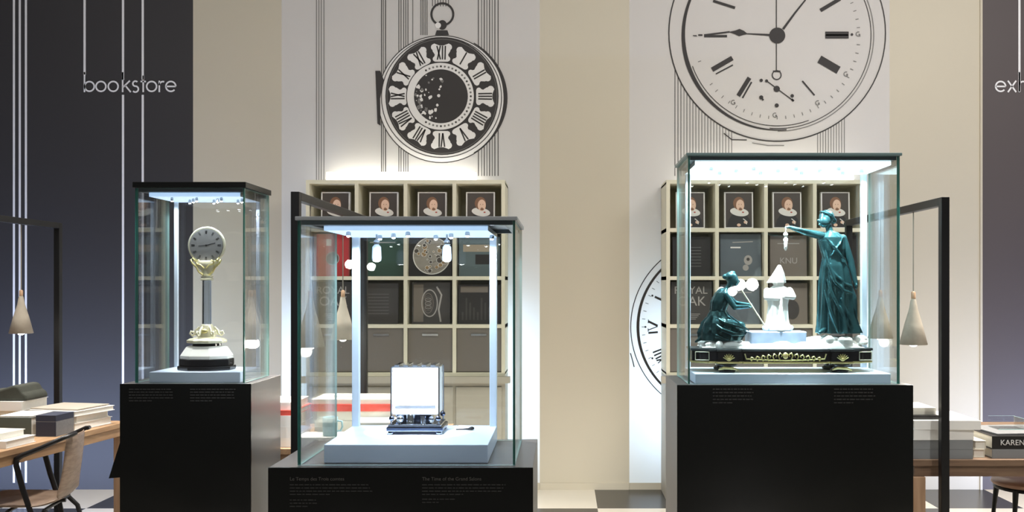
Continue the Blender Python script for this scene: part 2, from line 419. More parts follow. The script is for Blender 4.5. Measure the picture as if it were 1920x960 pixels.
def stripes2(mb, P):
    def ln(x, y0, y1, wd=1.1, m=M_inkg): mb.stroke([P(x, y0), P(x, y1)], wd*K, m, E)
    for k in range(20):
        x = 1265.5+k*5.6; dy = math.sqrt(max(0, 203**2-(x-1458)**2)); ln(x, 62+dy, 330, 1.5 if k > 3 else 1.2, M_inkg if k > 2 else M_ink)
    for k in range(11):
        x = 1533+k*5; dy = math.sqrt(max(0, 203**2-(x-1458)**2)); ln(x, 62+dy, 330, 1.4)
prn(pr, cr, 'stripe_print', stripes2)
def watch2(mb, P):
    C = (1457, 60)
    def cir(r, cc, a0, a1, w0, w1, m=M_ink, n=90):
        pts = []; ws = []
        for k in range(n+1):
            a = R(a0+(a1-a0)*k/n); pts.append(P(cc[0]+r*cos(a), cc[1]-r*sin(a))); f = abs((k/n)*2-1); ws.append((w1+(w0-w1)*(1-f))*K)
        mb.stroke(pts, ws, m, E*2)
    cir(203, (1457, 62), 60, 420, 2.6, 1.8)
    cir(178, (1459, 66), 120, 275, 8, 2)
    cir(180, (1458, 66), -90, 100, 1.6, 1.6, M_inkg); cir(175, (1458, 66), -95, 95, 1.4, 1.4); cir(170, (1458, 66), 200, 290, 1.4, 1.4)
    def bar(x0, y0, x1, y1, wd, m=M_ink): mb.stroke([P(x0, y0), P(x1, y1)], wd*K, m, E*2.2)
    mb.disc(P(1457, 67), 15*K, M_ink, E*3, 32)
    bar(1455.5, -90, 1455.5, 133, 1.8); mb.stroke([P(*p) for p in arc(1456, 141, 8.3, 0, 360, 24)], 2*K, M_ink, E*3); bar(1449, 134, 1463, 134, 3)
    mb.stroke([P(1468, 55), P(1490, 25), P(1530, -25)], [4.5*K, 3.5*K, 2*K], M_ink, E*2.4)
    mb.stroke([P(1445, 66), P(1400, 63.5), P(1394, 62), P(1386, 61.5), P(1378, 61), P(1368, 60.5)], [4*K, 2*K, 8*K, 14*K, 7*K, 1.5*K], M_ink, E*2.4)
    mb.stroke([P(1368, 60), P(1320, 66)], 3*K, M_ink, E*2.4); bar(1320, 68, 1363, 68, 4.5); bar(1309, 66, 1317, 66, 3); bar(1299, 67, 1306, 67, 1.5)
    bar(1547, 66, 1591, 66, 13); bar(1548, 66, 1590, 66, 2.5, M_inkg); mb.disc(P(1597, 65), 2.5*K, M_ink, E*3, 10)
    bar(1536, 111, 1572, 132, 15); bar(1335, 131, 1373, 109, 9); bar(1342, 139, 1374, 122, 2.5)
    bar(1384, 180, 1405, 146, 8); bar(1392, 184, 1409, 154, 3); bar(1504, 152, 1527, 179, 3)
    bar(1538, 20, 1575, -2, 7); bar(1337, 2, 1378, 15, 5)
    # seconds dial
    mb.disc(P(1456, 167), 6*K, M_ink, E*3, 16); bar(1436, 151, 1487, 189, 2); bar(1484, 186, 1488, 190, 4)
    for x, y, r in ((1427, 151, 3.2), (1437, 152, 3), (1427, 183, 4), (1456, 198, 4), (1485, 180, 3.4), (1430, 187, 2)): mb.disc(P(x, y), r*K, M_ink, E*3, 10)
    for k in range(60):
        a = R(k*6)
        if 130 < k*6 < 170: continue
        r0, r1 = 150, 156; cc = (1457, 68)
        if 170 <= k*6 <= 215 and k % 3: continue
        mb.stroke([P(cc[0]+r0*cos(a), cc[1]-r0*sin(a)), P(cc[0]+r1*cos(a), cc[1]-r1*sin(a))], 1.3*K, M_inkg, E*2)
    for x, y in ((1609, 64), (1586, 139), (1533, 193), (1453, 216), (1375, 192)): 
        mb.stroke([P(*p) for p in arc(x, y, 4, 30, 300, 10)], 1.6*K, M_inkg, E*2.2); mb.disc(P(x+2, y+1), 1.8*K, M_inkg, E*2.2, 8)
    mb.stroke([P(1357, 250), P(1372, 262), P(1400, 262.5)], 2*K, M_ink, E*2); mb.stroke([P(1410, 268), P(1440, 273), P(1470, 273)], 1.6*K, M_inkg, E*2)
prn(pr, cr, 'large_dial_print', watch2)
def watch3(mb, P):
    def cir(r, cc, a0, a1, w0, w1, m=M_ink, n=60):
        pts = []; ws = []
        for k in range(n+1):
            a = R(a0+(a1-a0)*k/n); pts.append(P(cc[0]+r*cos(a), cc[1]-r*sin(a))); f = abs((k/n)*2-1); ws.append((w1+(w0-w1)*(1-f))*K)
        mb.stroke(pts, ws, m, E*2)
    C = (1349, 613)
    cir(166.5, C, 90, 270, 1.8, 1.8); cir(153, C, 90, 270, 5.5, 3); cir(107, C, 90, 270, 1.3, 1.3, M_inkg)
    for k in range(31):
        a = R(90+k*6); mb.stroke([P(C[0]+140*cos(a), C[1]-140*sin(a)), P(C[0]+146*cos(a), C[1]-146*sin(a))], 1.2*K, M_inkg, E*2)
    def num(a, strokes):
        for (da0, r0, da1, r1, wd) in strokes:
            p0 = (C[0]+r0*cos(R(a+da0)), C[1]-r0*sin(R(a+da0))); p1 = (C[0]+r1*cos(R(a+da1)), C[1]-r1*sin(R(a+da1)))
            mb.stroke([P(*p0), P(*p1)], wd*K, M_ink, E*2.4)
    num(180, [(-4.5, 134, -1, 116, 4), (2.5, 134, -.5, 116, 1.8), (-6, 134, -3, 134, 1.4), (1.2, 134, 3.8, 134, 1.4), (4.8, 116, 4.8, 134, 3.6)])
    num(205, [(-4, 116, -4, 134, 3), (-1.3, 116, -1.3, 134, 3), (1.5, 116, 1.5, 134, 3), (5.5, 134, 3.4, 116, 2), (3, 134, 5.5, 116, 3)])
    num(155, [(0, 116, 0, 134, 4)])
    for a in (180, 205, 155): mb.disc(P(C[0]+139*cos(R(a-0)), C[1]-139*sin(R(a))), 2*K, M_ink, E*2.4, 8)
    mb.stroke([P(1182, 662), P(1186, 676), P(1189, 688)], 2*K, M_ink, E*2.4)
prn(pr, cr, 'lower_dial_print', watch3)

# ---- lettering on the dark walls
LET = {
 'b': (.95, [[(.09, 1.75), (.09, 0)], arc(.52, .5, .42, 0, 360)]),
 'o': (1.0, [arc(.5, .5, .43, 0, 360)]),
 'k': (.85, [[(.09, 1.75), (.09, 0)], [(.12, .42), (.72, 1.0)], [(.3, .6), (.8, 0)]]),
 's': (.65, [arc(.34, .74, .22, 40, 270, 16)[0:] + arc(.34, .265, .26, 90, -140, 16)]),
 't': (.55, [[(.28, 1.45), (.28, 0)], [(.05, .93), (.52, .93)]]),
 'r': (.6, [[(.1, 1.0), (.1, 0)], arc(.42, .6, .32, 180, 70, 10)]),
 'e': (1.0, [arc(.5, .5, .43, 0, 318), [(.07, .5), (.93, .5)]]),
 'x': (.85, [[(.06, 1), (.78, 0)], [(.06, 0), (.78, 1)]]),
 'h': (.85, [[(.09, 1.75), (.09, 0)], arc(.42, .6, .33, 180, 0, 14)+[(.75, 0)]]),
 'i': (.25, [[(.1, 1), (.1, 0)], arc(.1, 1.35, .03, 0, 360, 8)]),
 'n': (.85, [[(.09, 1), (.09, 0)], arc(.42, .6, .33, 180, 0, 14)+[(.75, 0)]]),
}
def letters(t, word, xs, ybase, xh=21.5, wd=3.0):
    for ch, x in zip(word, xs):
        mb = MB()
        for st in LET[ch][1]:
            mb.stroke([(wx(x)+p[0]*xh*K, wz(ybase)+p[1]*xh*K) for p in st], wd*K, M_line, -.004)
        mb.build('letter', t, (-t.location.x, 0, 0))
t = thing('wall_lettering', 'white word bookstore on the dark left wall, hung from thin vertical lines', 'lettering', (wx(240), WY, 0))
letters(t, 'bookstore', [157, 179, 202, 228.5, 247, 263, 274, 297, 310], 173)
for x, y0, y1 in ((159, -90, 140), (231, -90, 150), (231, 178, 905), (268, -90, 150), (268, 178, 905)):
    MB().box(wx(x-2)-t.location.x, wx(x+2)-t.location.x, -.004, -.001, wz(y1), wz(y0), M_line).build('vertical_line', t)
t = thing('wall_lettering', 'white word beginning exh on the dark right wall with one vertical line above it', 'lettering', (wx(1940), WY, 0))
letters(t, 'exhibition', [1865, 1888, 1909, 1932, 1940, 1962, 1970, 1980, 1990, 2014], 173)
MB().box(wx(1909)-t.location.x, wx(1913)-t.location.x, -.004, -.001, wz(172), wz(-90), M_line).build('vertical_line', t)
t = thing('wall_stripes', 'three thin white vertical stripes close together on the far left dark wall', 'wall stripes', (wx(38), WY, 0))
for x in (26.5, 37.5, 49):
    MB().box(wx(x-1.9)-t.location.x, wx(x+1.9)-t.location.x, -.004, -.001, wz(905), wz(-90), M_line).build('stripe', t)

# ------------------------------------------------------------------ bookcases
SY = 6.40
def bookcase(label, x0, name='bookcase'):
    t = thing(name, label, 'bookcase', (x0+.69, SY, 0))
    W = 1.38; x = -W/2; cp = W/4; th = .026; zt = 2.25; zb = .89; rp = (zt-zb)/4
    f = MB()
    for i in range(5): 
        xx = x+cp*i; f.box(xx-th/2, xx+th/2, 0, .33, zb, zt, M_shelf)
    for j in range(5): f.box(x-th/2, x+W+th/2, .001, .33, zb+rp*j-th/2, zb+rp*j+th/2, M_shelf)
    f.build('shelf_frame', t)
    MB().box(x-th/2, x+W+th/2, .33, .342, zb, zt, M_shelfin).build('back_board', t)
    c = MB().box(x-th/2, x+W+th/2, .02, .342, 0, zb-th/2-.001, M_cream); c.box(x-.05, x+W+.05, -.03, .02, zb-.06, zb-th/2-.001, M_cream)
    c.build('base_cabinet', t)
    for i in range(4):
        d = MB().box(x+cp*i+th/2+.002, x+cp*(i+1)-th/2-.002, .012, .05, zb+th/2+.002, zb+rp-th/2-.002, M_draw)
        o = d.build('drawer', t, bevel=.003)
        MB().box(x+cp*(i+.5)-.055, x+cp*(i+.5)+.055, .004, .012, zb+rp*.80, zb+rp*.84, M_steel).build('label_holder', o)
        dd = MB().box(x+cp*i+.01, x+cp*(i+1)-.01, .008, .02, .06, zb-.09, M_cream).build('cabinet_door', t, bevel=.003)
    t['cells'] = 4
    return t, [(t.location.x+x+cp*(i+.5)) for i in range(4)], [zb+rp*j+th/2 for j in range(4)]
bcl, CLX, CZ = bookcase('cream open bookcase behind the middle glass case, lower part taupe drawers', -1.80)
bcr, CRX, _ = bookcase('cream open bookcase behind the right glass case with the bronze clock', .745)
# light bars
for t_, a, c, lab in (('l', 612, 893, 'glowing warm light bar on top of the left bookcase'), ('r', 1292, 1600, 'glowing warm light bar on top of the right bookcase')):
    y = 6.64; k = y/FPX; x0, x1 = (a-VX)*k, (c-VX)*k
    lt = thing('light_bar', lab, 'light', ((x0+x1)/2, y, 2.25+.0135)); h = (x1-x0)/2
    MB().box(-h-.01, h+.01, -.02, .02, 0, .012, M_shelf).build('mounting_rail', lt)
    MB().box(-h, h, -.018, .018, .012, .085, M_ledw).build('diffuser', lt, bevel=.01, segs=3)

# ---- books in the bookcases
def book_box(mb, w_, h_, d_, cov, page=M_page):
    mb.box(-w_/2, w_/2, 0, .003, 0, h_, cov); mb.box(-w_/2, w_/2, d_-.003, d_, 0, h_, cov); mb.box(-w_/2, -w_/2+.003, .003, d_-.003, 0, h_, cov)
    mb.box(-w_/2+.003, w_/2-.005, .003, d_-.003, .003, h_-.004, page)
def portrait_book():
    mb = MB(); w_, h_ = .205, .262; book_box(mb, w_, h_, .03, M_paperw)
    e = -.0006
    mb.box(-w_/2+.009, w_/2-.009, e, 0, .009, h_-.009, M_bgp)
    y = e*1.6
    mb.add([(-.085, y, .01), (.085, y, .01), (.08, y, .06), (.055, y, .095), (.0, y, .12), (-.045, y, .10), (-.075, y, .06)], [tuple(range(7))], M_cloth)
    mb.add([(p[0]*1.0+.004, e*2.4, .118+p[1]) for p in [(.066*cos(q)*1.0, .030*sin(q)-.12*.066*cos(q)) for q in [2*pi*k/28 for k in range(28)]]], [tuple(range(28))], M_ruff)
    mb.disc((.0, .180), .040, M_hair, e*3, 24, .046); mb.disc((.010, .166), .029, M_skin, e*4, 24, .041); mb.disc((.012, .138), .013, M_hair, e*4.4, 14, .008)
    mb.disc((.0, .172), .003, M_hair, e*5, 8); mb.disc((.018, .172), .003, M_hair, e*5, 8); mb.stroke([(.004, .148), (.016, .148)], .003, M_hair, e*5)
    mb.disc((.030, .116), .008, mat('printed_red_collar', (.4, .06, .04)), e*2.6, 12, .005)
    for x, z in ((.048, .045), (.0, .025)): mb.disc((x, z), .014, M_skin, e*3.4, 14, .011)
    mb.stroke([(.03, .07), (.05, .055), (.055, .03)], .006, M_ruff, e*3.6)
    return mb.build('portrait_book')
pb = portrait_book(); first = True
names = ['leftmost', 'second from left', 'third from left', 'rightmost']
for side, xs in (('left', CLX), ('right', CRX)):
    for i, x in enumerate(xs):
        o = pb if first else pb.copy()
        if not first: COL.objects.link(o)
        first = False
        o.location = (x-.005+(.01 if side == 'left' else 0), SY+.07, CZ[3]+.0015); o.rotation_euler = (R(-2), 0, 0)
        o['category'] = 'book'; o['group'] = 'portrait books on the top bookcase rows'
        o['label'] = f'white bordered portrait book, {names[i]} on top row of the {side} bookcase'
def cover_book(name, label, x, row, w_, h_, cov, deco=None, d_=.035, dy=.05, th=0):
    mb = MB(); book_box(mb, w_, h_, d_, cov)
    if deco: deco(mb, w_, h_)
    o = mb.build(name, None, (x, SY+dy, CZ[row]+.0015), (R(-2), 0, th)); tag(o, label, 'book'); return o
C_red = mat('red_cover', (.50, .045, .05), .4); C_green = mat('dark_green_cover', (.03, .075, .055), .45)
C_teal = mat('slate_teal_cover', (.10, .14, .15), .4); C_blk = mat('black_cover', (.022, .021, .021), .35)
C_dg = mat('dark_grey_cover', (.05, .047, .045), .4); C_bg = mat('blue_grey_cover', (.10, .125, .145), .4)
C_taupe = mat('taupe_cover', (.16, .14, .12), .5); C_ltxt = mat('grey_cover_lettering', (.34, .33, .31), .5)
def deco_medal(mb, w_, h_):
    mb.disc((0, h_*.42), .045, mat('brown_medallion', (.10, .06, .05)), -.0006, 24); mb.stroke([*arc(0, h_*.42, .045, 0, 360, 24)], .006, C_ltxt, -.0012)
    mb.box(-.045, -.01, -.0006, 0, h_*.72, h_*.88, M_ruff)
def deco_lines(mb, w_, h_):
    for k in range(7): mb.stroke([(-w_*.35, h_*(.25+.08*k)), (w_*.25, h_*(.25+.08*k))], .004, mat('dim_line', (.12, .12, .12)), -.0006)
def deco_none(mb, w_, h_): mb.stroke([(-w_*.3, h_*.8), (w_*.3, h_*.8)], .006, C_ltxt, -.0006)
def deco_move(mb, w_, h_):    # skeleton movement photograph on a round watch
    rr = random.Random(5); gs = [mat('movement_steel', (.30, .28, .24), .4), mat('movement_brass', (.30, .20, .10), .4), mat('movement_dark', (.07, .06, .05), .4)]
    cx, cz = 0.01, h_*.47
    mb.disc((cx, cz), .132, gs[0], -.0006, 48); mb.stroke(arc(cx, cz, .131, 0, 360, 48), .007, M_ruff, -.0012)
    for k in range(64):
        a = rr.uniform(0, 2*pi); r_ = .112*math.sqrt(rr.random()); rad = rr.uniform(.005, .030)*(1-.55*k/64)
        c = (cx+r_*cos(a), cz+r_*sin(a)); mb.disc(c, rad, gs[k % 3], -.0014-.0001*k, 16); mb.stroke(arc(*c, rad, 0, 360, 16), .0028, M_ruff if k % 3 else gs[0], -.00145-.0001*k)
def deco_watchp(mb, w_, h_):
    mb.stroke(arc(-.01, h_*.5, .055, 0, 360, 32, .095), .008, C_ltxt, -.0006); mb.stroke(arc(-.02, h_*.5, .036, 0, 360, 32, .07), .005, C_taupe, -.0006)
    mb.stroke([(.04, h_*.9), (.075, h_*.7), (.055, h_*.35), (.07, h_*.05)], .012, C_ltxt, -.001)
    for k in range(7): mb.stroke(arc(-.02, h_*(.36+.045*k), .022, 0, 360, 16, .012), .003, C_ltxt if k % 2 else C_taupe, -.0009-.0001*k)
    mb.box(-w_*.46, -w_*.2, -.0005, 0, h_*.05, h_*.95, C_taupe)
def deco_photo(mb, w_, h_):
    mb.box(-w_*.4, w_*.45, -.0006, 0, h_*.62, h_*.8, mat('tan_photo', (.34, .29, .22))); mb.box(-w_*.1, w_*.45, -.0006, 0, h_*.3, h_*.55, C_blk)
def deco_city(mb, w_, h_):
    for k in range(9): mb.box(-w_*.42+w_*.09*k, -w_*.38+w_*.09*k, -.0006, 0, h_*.1, h_*(.3+.12*((k*7) % 4)), C_dg)
    mb.box(-w_*.45, w_*.2, -.0006, 0, h_*.8, h_*.95, C_taupe)
def deco_white(mb, w_, h_):
    mb.stroke([(-w_*.2, h_*.8), (w_*.3, h_*.82)], .006, C_ltxt, -.0006); mb.stroke([(-w_*.25, h_*.68), (0, h_*.68)], .01, M_ruff, -.0006)
    mb.disc((w_*.18, h_*.38), .03, C_ltxt, -.0006, 20, .035); mb.disc((w_*.18, h_*.4), .012, C_dg, -.0012, 12); mb.disc((w_*.12, h_*.2), .022, C_ltxt, -.0006, 12)
cover_book('large_book', 'bright red book with a round medallion, in the left bookcase', CLX[0]-.01, 2, .23, .30, C_red, deco_medal)
cover_book('large_book', 'dark green hardback book standing in the left bookcase', CLX[1]+.0, 2, .30, .30, C_green, deco_none)
cover_book('large_book', 'black book showing a round skeleton watch movement, in the left bookcase', CLX[2]-.005, 2, .30, .31, C_blk, deco_move)
cover_book('large_book', 'slate teal book with a tan photo band, right end of the left bookcase second row', CLX[3]+.0, 2, .29, .28, C_teal, deco_photo)
ro1 = cover_book('large_book', 'dark book titled ROYAL OAK below the red book in the left bookcase', CLX[0]-.005, 1, .29, .30, C_dg)
cover_book('large_book', 'dark book with grey horizontal lines below the green book', CLX[1]-.02, 1, .26, .29, C_dg, deco_lines)
cover_book('large_book', 'dark taupe book picturing a tilted watch, below the skeleton watch book', CLX[2], 1, .27, .295, C_dg, deco_watchp)
cover_book('large_book', 'black book with a grey skyline cover, right end of the left bookcase third row', CLX[3], 1, .30, .28, C_blk, deco_city)
cover_book('large_book', 'black book with curved dark shapes, leftmost in the right bookcase second row', CRX[0], 2, .27, .28, C_blk, deco_lines)
cover_book('large_book', 'blue grey book with a small white emblem, in the right bookcase second row', CRX[1]+.005, 2, .29, .30, C_bg, deco_white)
b3 = cover_book('large_book', 'taupe grey book with pale letters, behind the pendulum of the bronze clock', CRX[2], 2, .26, .29, C_taupe, deco_none)
cover_book('large_book', 'dark blank book behind the standing bronze woman, second row of right bookcase', CRX[3], 2, .28, .29, C_blk, deco_none)
ro2 = cover_book('large_book', 'dark book titled ROYAL OAK behind the kneeling bronze woman', CRX[0], 1, .29, .30, C_dg)
cover_book('large_book', 'blue grey book behind the kneeling figure rod, right bookcase third row', CRX[1], 1, .28, .28, C_bg, deco_none)
def deco_ov(mb, w_, h_): mb.disc((w_*.1, h_*.35), .05, C_dg, -.0006, 24, .07); mb.box(-w_*.4, -w_*.05, -.0006, 0, h_*.7, h_*.85, C_dg)
cover_book('large_book', 'pale taupe book with a dark oval behind the white hooded figure', CRX[2], 1, .27, .29, C_taupe, deco_ov)
cover_book('large_book', 'black book lowest behind the standing bronze woman in the right bookcase', CRX[3], 1, .28, .27, C_blk, deco_lines)
for o in (ro1, ro2):
    text('ROYAL', .075, C_ltxt, o, (-.005, -.0012, .215), align='CENTER'); text('OAK', .095, C_ltxt, o, (.0, -.0012, .13), align='CENTER')
    m_ = MB(); 
    for k in range(4): m_.stroke([(-.06+.01*k, .07-.012*k), (.06-.01*k, .07-.012*k)], .004, C_ltxt, -.0008)
    m_.build('cover_print', o)
text('KNU', .06, C_ltxt, b3, (0, -.0012, .09), align='CENTER')

# ------------------------------------------------------------------ lamp frames with cone lamps
def lamp_frame(label, X, y0, y1, H, name='lamp_frame'):
    t = thing(name, label, 'lamp stand', (X, (y0+y1)/2, 0)); h = (y1-y0)/2; a = .0175
    MB().box(-a, a, -h-a, -h+a, 0, H, M_blk).build('post', t, bevel=.002)
    MB().box(-a, a, h-a, h+a, 0, H, M_blk).build('post', t, bevel=.002)
    MB().box(-a, a, -h+a, h-a, H-2*a, H, M_blk).build('crossbar', t, bevel=.002)
    MB().box(-a-.005, a+.005, -h-.024, -h+.024, 0, .008, M_blk).build('foot_plate', t); MB().box(-a-.005, a+.005, h-.024, h+.024, 0, .008, M_blk).build('foot_plate', t)
    return t
lamp_frame('black metal lamp frame over the left table, behind the armchair', -3.10, 3.88, 5.57, 1.90)
lamp_frame('black metal lamp frame between the left and middle glass cases', -1.11, 3.775, 5.07, 1.90)
lamp_frame('tall black metal lamp frame at the right end beside the widest pedestal', 1.64, 3.90, 5.2, 1.89)
def cone_lamp(name='cone_pendant_lamp'):
    t = thing(name, 'x', 'pendant lamp', (0, 0, 0), group='cone pendant lamps hanging from the black frames')
    s_ = MB().lathe([(.060, .0), (.063, .002), (.040, .095), (.020, .165), (.013, .205), (.009, .215)], M_conc, 32); s_.build('shade', t)
    s_ = MB().lathe([(.056, .004), (.057, .0045), (.034, .1), (.012, .17)], M_conc, 32)
    s_.build('shade_lining', t)
    MB().ell((0, 0, .014), (.024, .024, .024), M_bulb).build('bulb', t)
    MB().lathe([(.010, .215), (.010, .245), (.004, .25)], M_leg, 16).build('wooden_neck', t)
    MB().tube([(0, 0, .25), (0, 0, 1.9-.035-1.24)], .0028, M_cord, 8).build('cord', t)
    l = bpy.data.lights.new('bulb_light', 'POINT'); l.energy = 2.2; l.color = (1, .92, .8); l.shadow_soft_size = .025
    lo = bpy.data.objects.new('bulb_light', l); COL.objects.link(lo); lo.location = (0, 0, -.02); lo.parent = t
    return t
cp0 = cone_lamp(); first = True
for X, y, z, lab in ((-3.10, 5.19, 1.24, 'beige cone pendant lamp hanging above the table at far left'),
                  (-1.11, 3.99, 1.24, 'cone pendant lamp near the front of the middle frame, seen at left through the glass'),
                  (-1.11, 4.58, 1.24, 'cone pendant lamp halfway along the middle frame, behind the glass case'),
                  (1.64, 4.24, 1.235, 'grey cone pendant lamp hanging in clear view beside the tall right post'),
                  (1.64, 4.68, 1.24, 'pale cone pendant lamp seen through the right end of the widest glass case')):
    o = cp0 if first else copy_tree(cp0); first = False
    o['label'] = lab; o.location = (X, y, z)

# ------------------------------------------------------------------ pedestals and glass cases
def pedestal(label, x0, x1, y0, y1, H):
    t = thing('pedestal', label, 'pedestal', ((x0+x1)/2, y0, 0)); h = (x1-x0)/2
    MB().box(-h, h, .007, y1-y0, 0, H, M_ped).build('body', t, bevel=.002)
    MB().box(-h-.001, h+.001, 0, .0065, 0, H, M_bl).build('front_panel', t, bevel=.001)
    return t, h
def dashes(mb, x, z, wd, rows, lh, m=M_ptxt, seed=1, last=.5):
    rr = random.Random(seed)
    for r_ in range(rows):
        L = wd*(last if r_ == rows-1 else rr.uniform(.93, 1)); p = 0
        while p < L-.004:
            q = min(L, p+rr.uniform(.006, .022)); mb.box(x+p, x+q, -.0012, -.0002, z-r_*lh-lh*.32, z-r_*lh, m); p = q+.0035
def case(label, x0, x1, y0, y1, z0, z1, post, plat, led, lidm, lidh=.022, ledE=None, lidov=.008):
    """glass case: outer box x0..x1,y0..y1, posts inset, platform plat=(px0,px1,py0,py1,ph)"""
    cx = (x0+x1)/2; t = thing('display_case', label, 'display case', (cx, y0, z0)); h = (x1-x0)/2; D = y1-y0; H = z1-z0; g = .009
    def pane(a, b_, c, d, ez, fm): MB().box(a, b_, c, d, .002, ez, M_glass, fm=fm).build('glass_pane', t)
    e = {'l': M_edge, 'r': M_edge, 't': M_edgel, 'b': M_edgel}; e2 = {'f': M_edge, 'k': M_edgel, 't': M_edgel, 'b': M_edgel}
    pane(-h, h, 0, g, H-.001, e); pane(-h, h, D-g, D, H-.001, e)
    pane(-h, -h+g, g+.0005, D-g-.0005, H-.001, e2); pane(h-g, h, g+.0005, D-g-.0005, H-.001, e2)
    l = MB().box(-h-lidov, h+lidov, -lidov, D+lidov, H, H+lidh, lidm); l.build('lid', t, bevel=.002)
    u = MB()                               # steel rim below the lid
    a = h-g-.001; rw = .03
    u.box(-a, a, g+.001, g+.001+rw, H-.016, H-.0005, M_dsteel); u.box(-a, a, D-g-.001-rw, D-g-.001, H-.016, H-.0005, M_dsteel)
    u.box(-a, -a+rw, g+rw+.002, D-g-rw-.002, H-.016, H-.0005, M_dsteel); u.box(a-rw, a, g+rw+.002, D-g-rw-.002, H-.016, H-.0005, M_dsteel)
    u.build('lid_rim', t)
    p0, p1, q0, q1, ph = plat
    MB().box(p0-cx, p1-cx, q0-y0, q1-y0, 0, ph, M_white).build('platform', t, bevel=.003)
    # light panel under the lid mirrors the platform
    lp = MB().box(p0-cx, p1-cx, q0-y0, q1-y0, H-.034, H-.017, M_steel, fm={'b': led, 'f': led}); lp.build('light_panel', t)
    pw = post
    for sx in (-1, 1):
        px = (p0-cx+pw/2) if sx < 0 else (p1-cx-pw/2)
        MB().box(px-pw/2, px+pw/2, q1-y0-pw, q1-y0, ph, H-.034, M_post).build('rear_post', t, bevel=.002)
    return t
def mini_spots(t, pts, z, r=.008):
    for (x, y) in pts:
        o = MB().lathe([(r*1.2, 0), (r*1.2, .012), (r*.8, .016)], M_steel, 14, (x, y, z-.016)).build('spotlight', t)
        MB().ell((x, y, z-.017), (r*.9, r*.9, r*.5), M_lens, 12, 6).build('lens', o)
# left
p_, h = pedestal('narrow black pedestal carrying the column clock case at left', -1.8456, -1.3004, 3.78, 4.18, 1.0997)
mb = MB(); dashes(mb, -.235, 1.0997-.02, .19, 5, .012, seed=1); dashes(mb, .02, 1.0997-.02, .19, 5, .012, seed=2); mb.build('lettering', p_)
# slanted black panel on its left side
MB().prismz([(-h-.001, .08), (-h-.001, .094), (-h-.001, .094)], .6, .601, M_bl) 
sp = MB().prism([(-h-.062, .70), (-h-.001, .705), (-h-.001, .90), (-h-.012, .86)], .03, .26, M_bl).build('slanted_panel', p_)
sp['label'] = 'black angular flap jutting from the left side'
CL = case('narrow tall glass case with black lid, holding the column clock', -1.792, -1.334, 3.80, 4.12, 1.1, 1.92, .016, (-1.747, -1.362, 3.83, 4.09, .045), M_led, M_bl, .024)
mini_spots(CL, [(-.10+.035*k, .06+.05*((k*5) % 3)) for k in range(9)], .786, .005)
# middle
p_, h = pedestal('low wide black pedestal in the middle with two text blocks', -1.065, -.108, 3.28, 3.90, .85)
mb = MB(); text('Le Temps des Trois comtes', .0175, mat('grey_heading', (.13, .125, .12), .6), p_, (-h+.078, -.0012, .804)); text('The Time of the Grand Salons', .0175, MATS['grey_heading'], p_, (.078, -.0012, .804))
dashes(mb, -h+.078, .790, .30, 4, .0115, seed=3); dashes(mb, -h+.078, .735, .10, 3, .0115, seed=4, last=.7); dashes(mb, .078, .790, .31, 4, .0115, seed=5); dashes(mb, .078, .738, .12, 2, .0115, seed=6)
mb.build('lettering', p_)
CM = case('square glass case in the middle holding the glowing cube clock', -.9677, -.1733, 3.31, 3.86, .8505, 1.747, .030, (-.885, -.277, 3.36, 3.835, .069), M_led, M_lidc, .014)
mini_spots(CM, [(-.24+.075*k, .12+.11*((k*5) % 3)) for k in range(8)], .8625, .008)
for x in (-.166, .112):       # two hanging adjustable spot heads
    o = MB().tube([(x, .28, .862), (x, .28, .83)], .004, M_steel, 8).ell((x, .28, .83), (.012, .012, .012), M_steel).build('adjustable_spotlight', CM)
    MB().lathe([(.017, 0), (.019, .01), (.017, .055), (.008, .065)], M_white, 20, (x, .28, .757)).build('lamp_head', o)
    MB().ell((x, .28, .758), (.014, .014, .005), M_lens, 12, 6).build('lens', o)
# right
p_, h = pedestal('widest black pedestal at right, under the bronze figure clock', .473, 1.4455, 3.74, 4.16, 1.0996)
mb = MB(); dashes(mb, -.34, 1.085, .17, 5, .014, seed=7); dashes(mb, .16, 1.085, .17, 5, .014, seed=8); mb.build('lettering', p_)
CR = case('wide tall glass case on the right, holding the bronze figures', .52, 1.398, 3.76, 4.13, 1.0998, 2.048, .024, (.553, 1.372, 3.79, 4.11, .042), M_ledc, M_lidr, .012)
mini_spots(CR, [(-.33+.06*k, .08+.07*((k*5) % 3)) for k in range(12)], .912, .007)
# lamps inside the cases (their light panels and spots)
def case_lights(t, H, wd, dp, yc, pw, col):
    for i in range(5):
        x = (-.5+i/4)*wd; l = spot('case_light', (x, yc+.35*dp*(-1)**i, H-.045), (x, yc+.35*dp*(-1)**i, 0), pw*.55, col, 150, .5, .012)
        l.parent = t; l.rotation_euler = (0, 0, 0)
case_lights(CL, .82, .3, .18, .16, 4.0, (.80, .90, 1)); case_lights(CM, .8965, .5, .36, .28, 12.0, (.70, .85, 1)); case_lights(CR, .9482, .7, .2, .19, 20.0, (.68, .92, 1))
spot('clock_spot', (-1.555, 3.85, 1.885), (-1.555, 3.95, 1.2), 26, (1, .99, .93), 30)
spot('clock_spot', (-.60, 3.37, 1.70), (-.588, 3.64, 1.02), 420, (.93, .97, 1), 30, .6)
spot('clock_spot', (.94, 3.80, 2.0), (.945, 3.93, 1.30), 190, (.90, .98, 1), 34, .7)
spot('clock_spot', (.72, 3.80, 2.0), (.78, 3.93, 1.22), 50, (.8, .97, 1), 46, .6)
spot('clock_spot', (1.14, 3.80, 2.0), (1.17, 3.93, 1.25), 56, (.75, .97, 1), 46, .6)

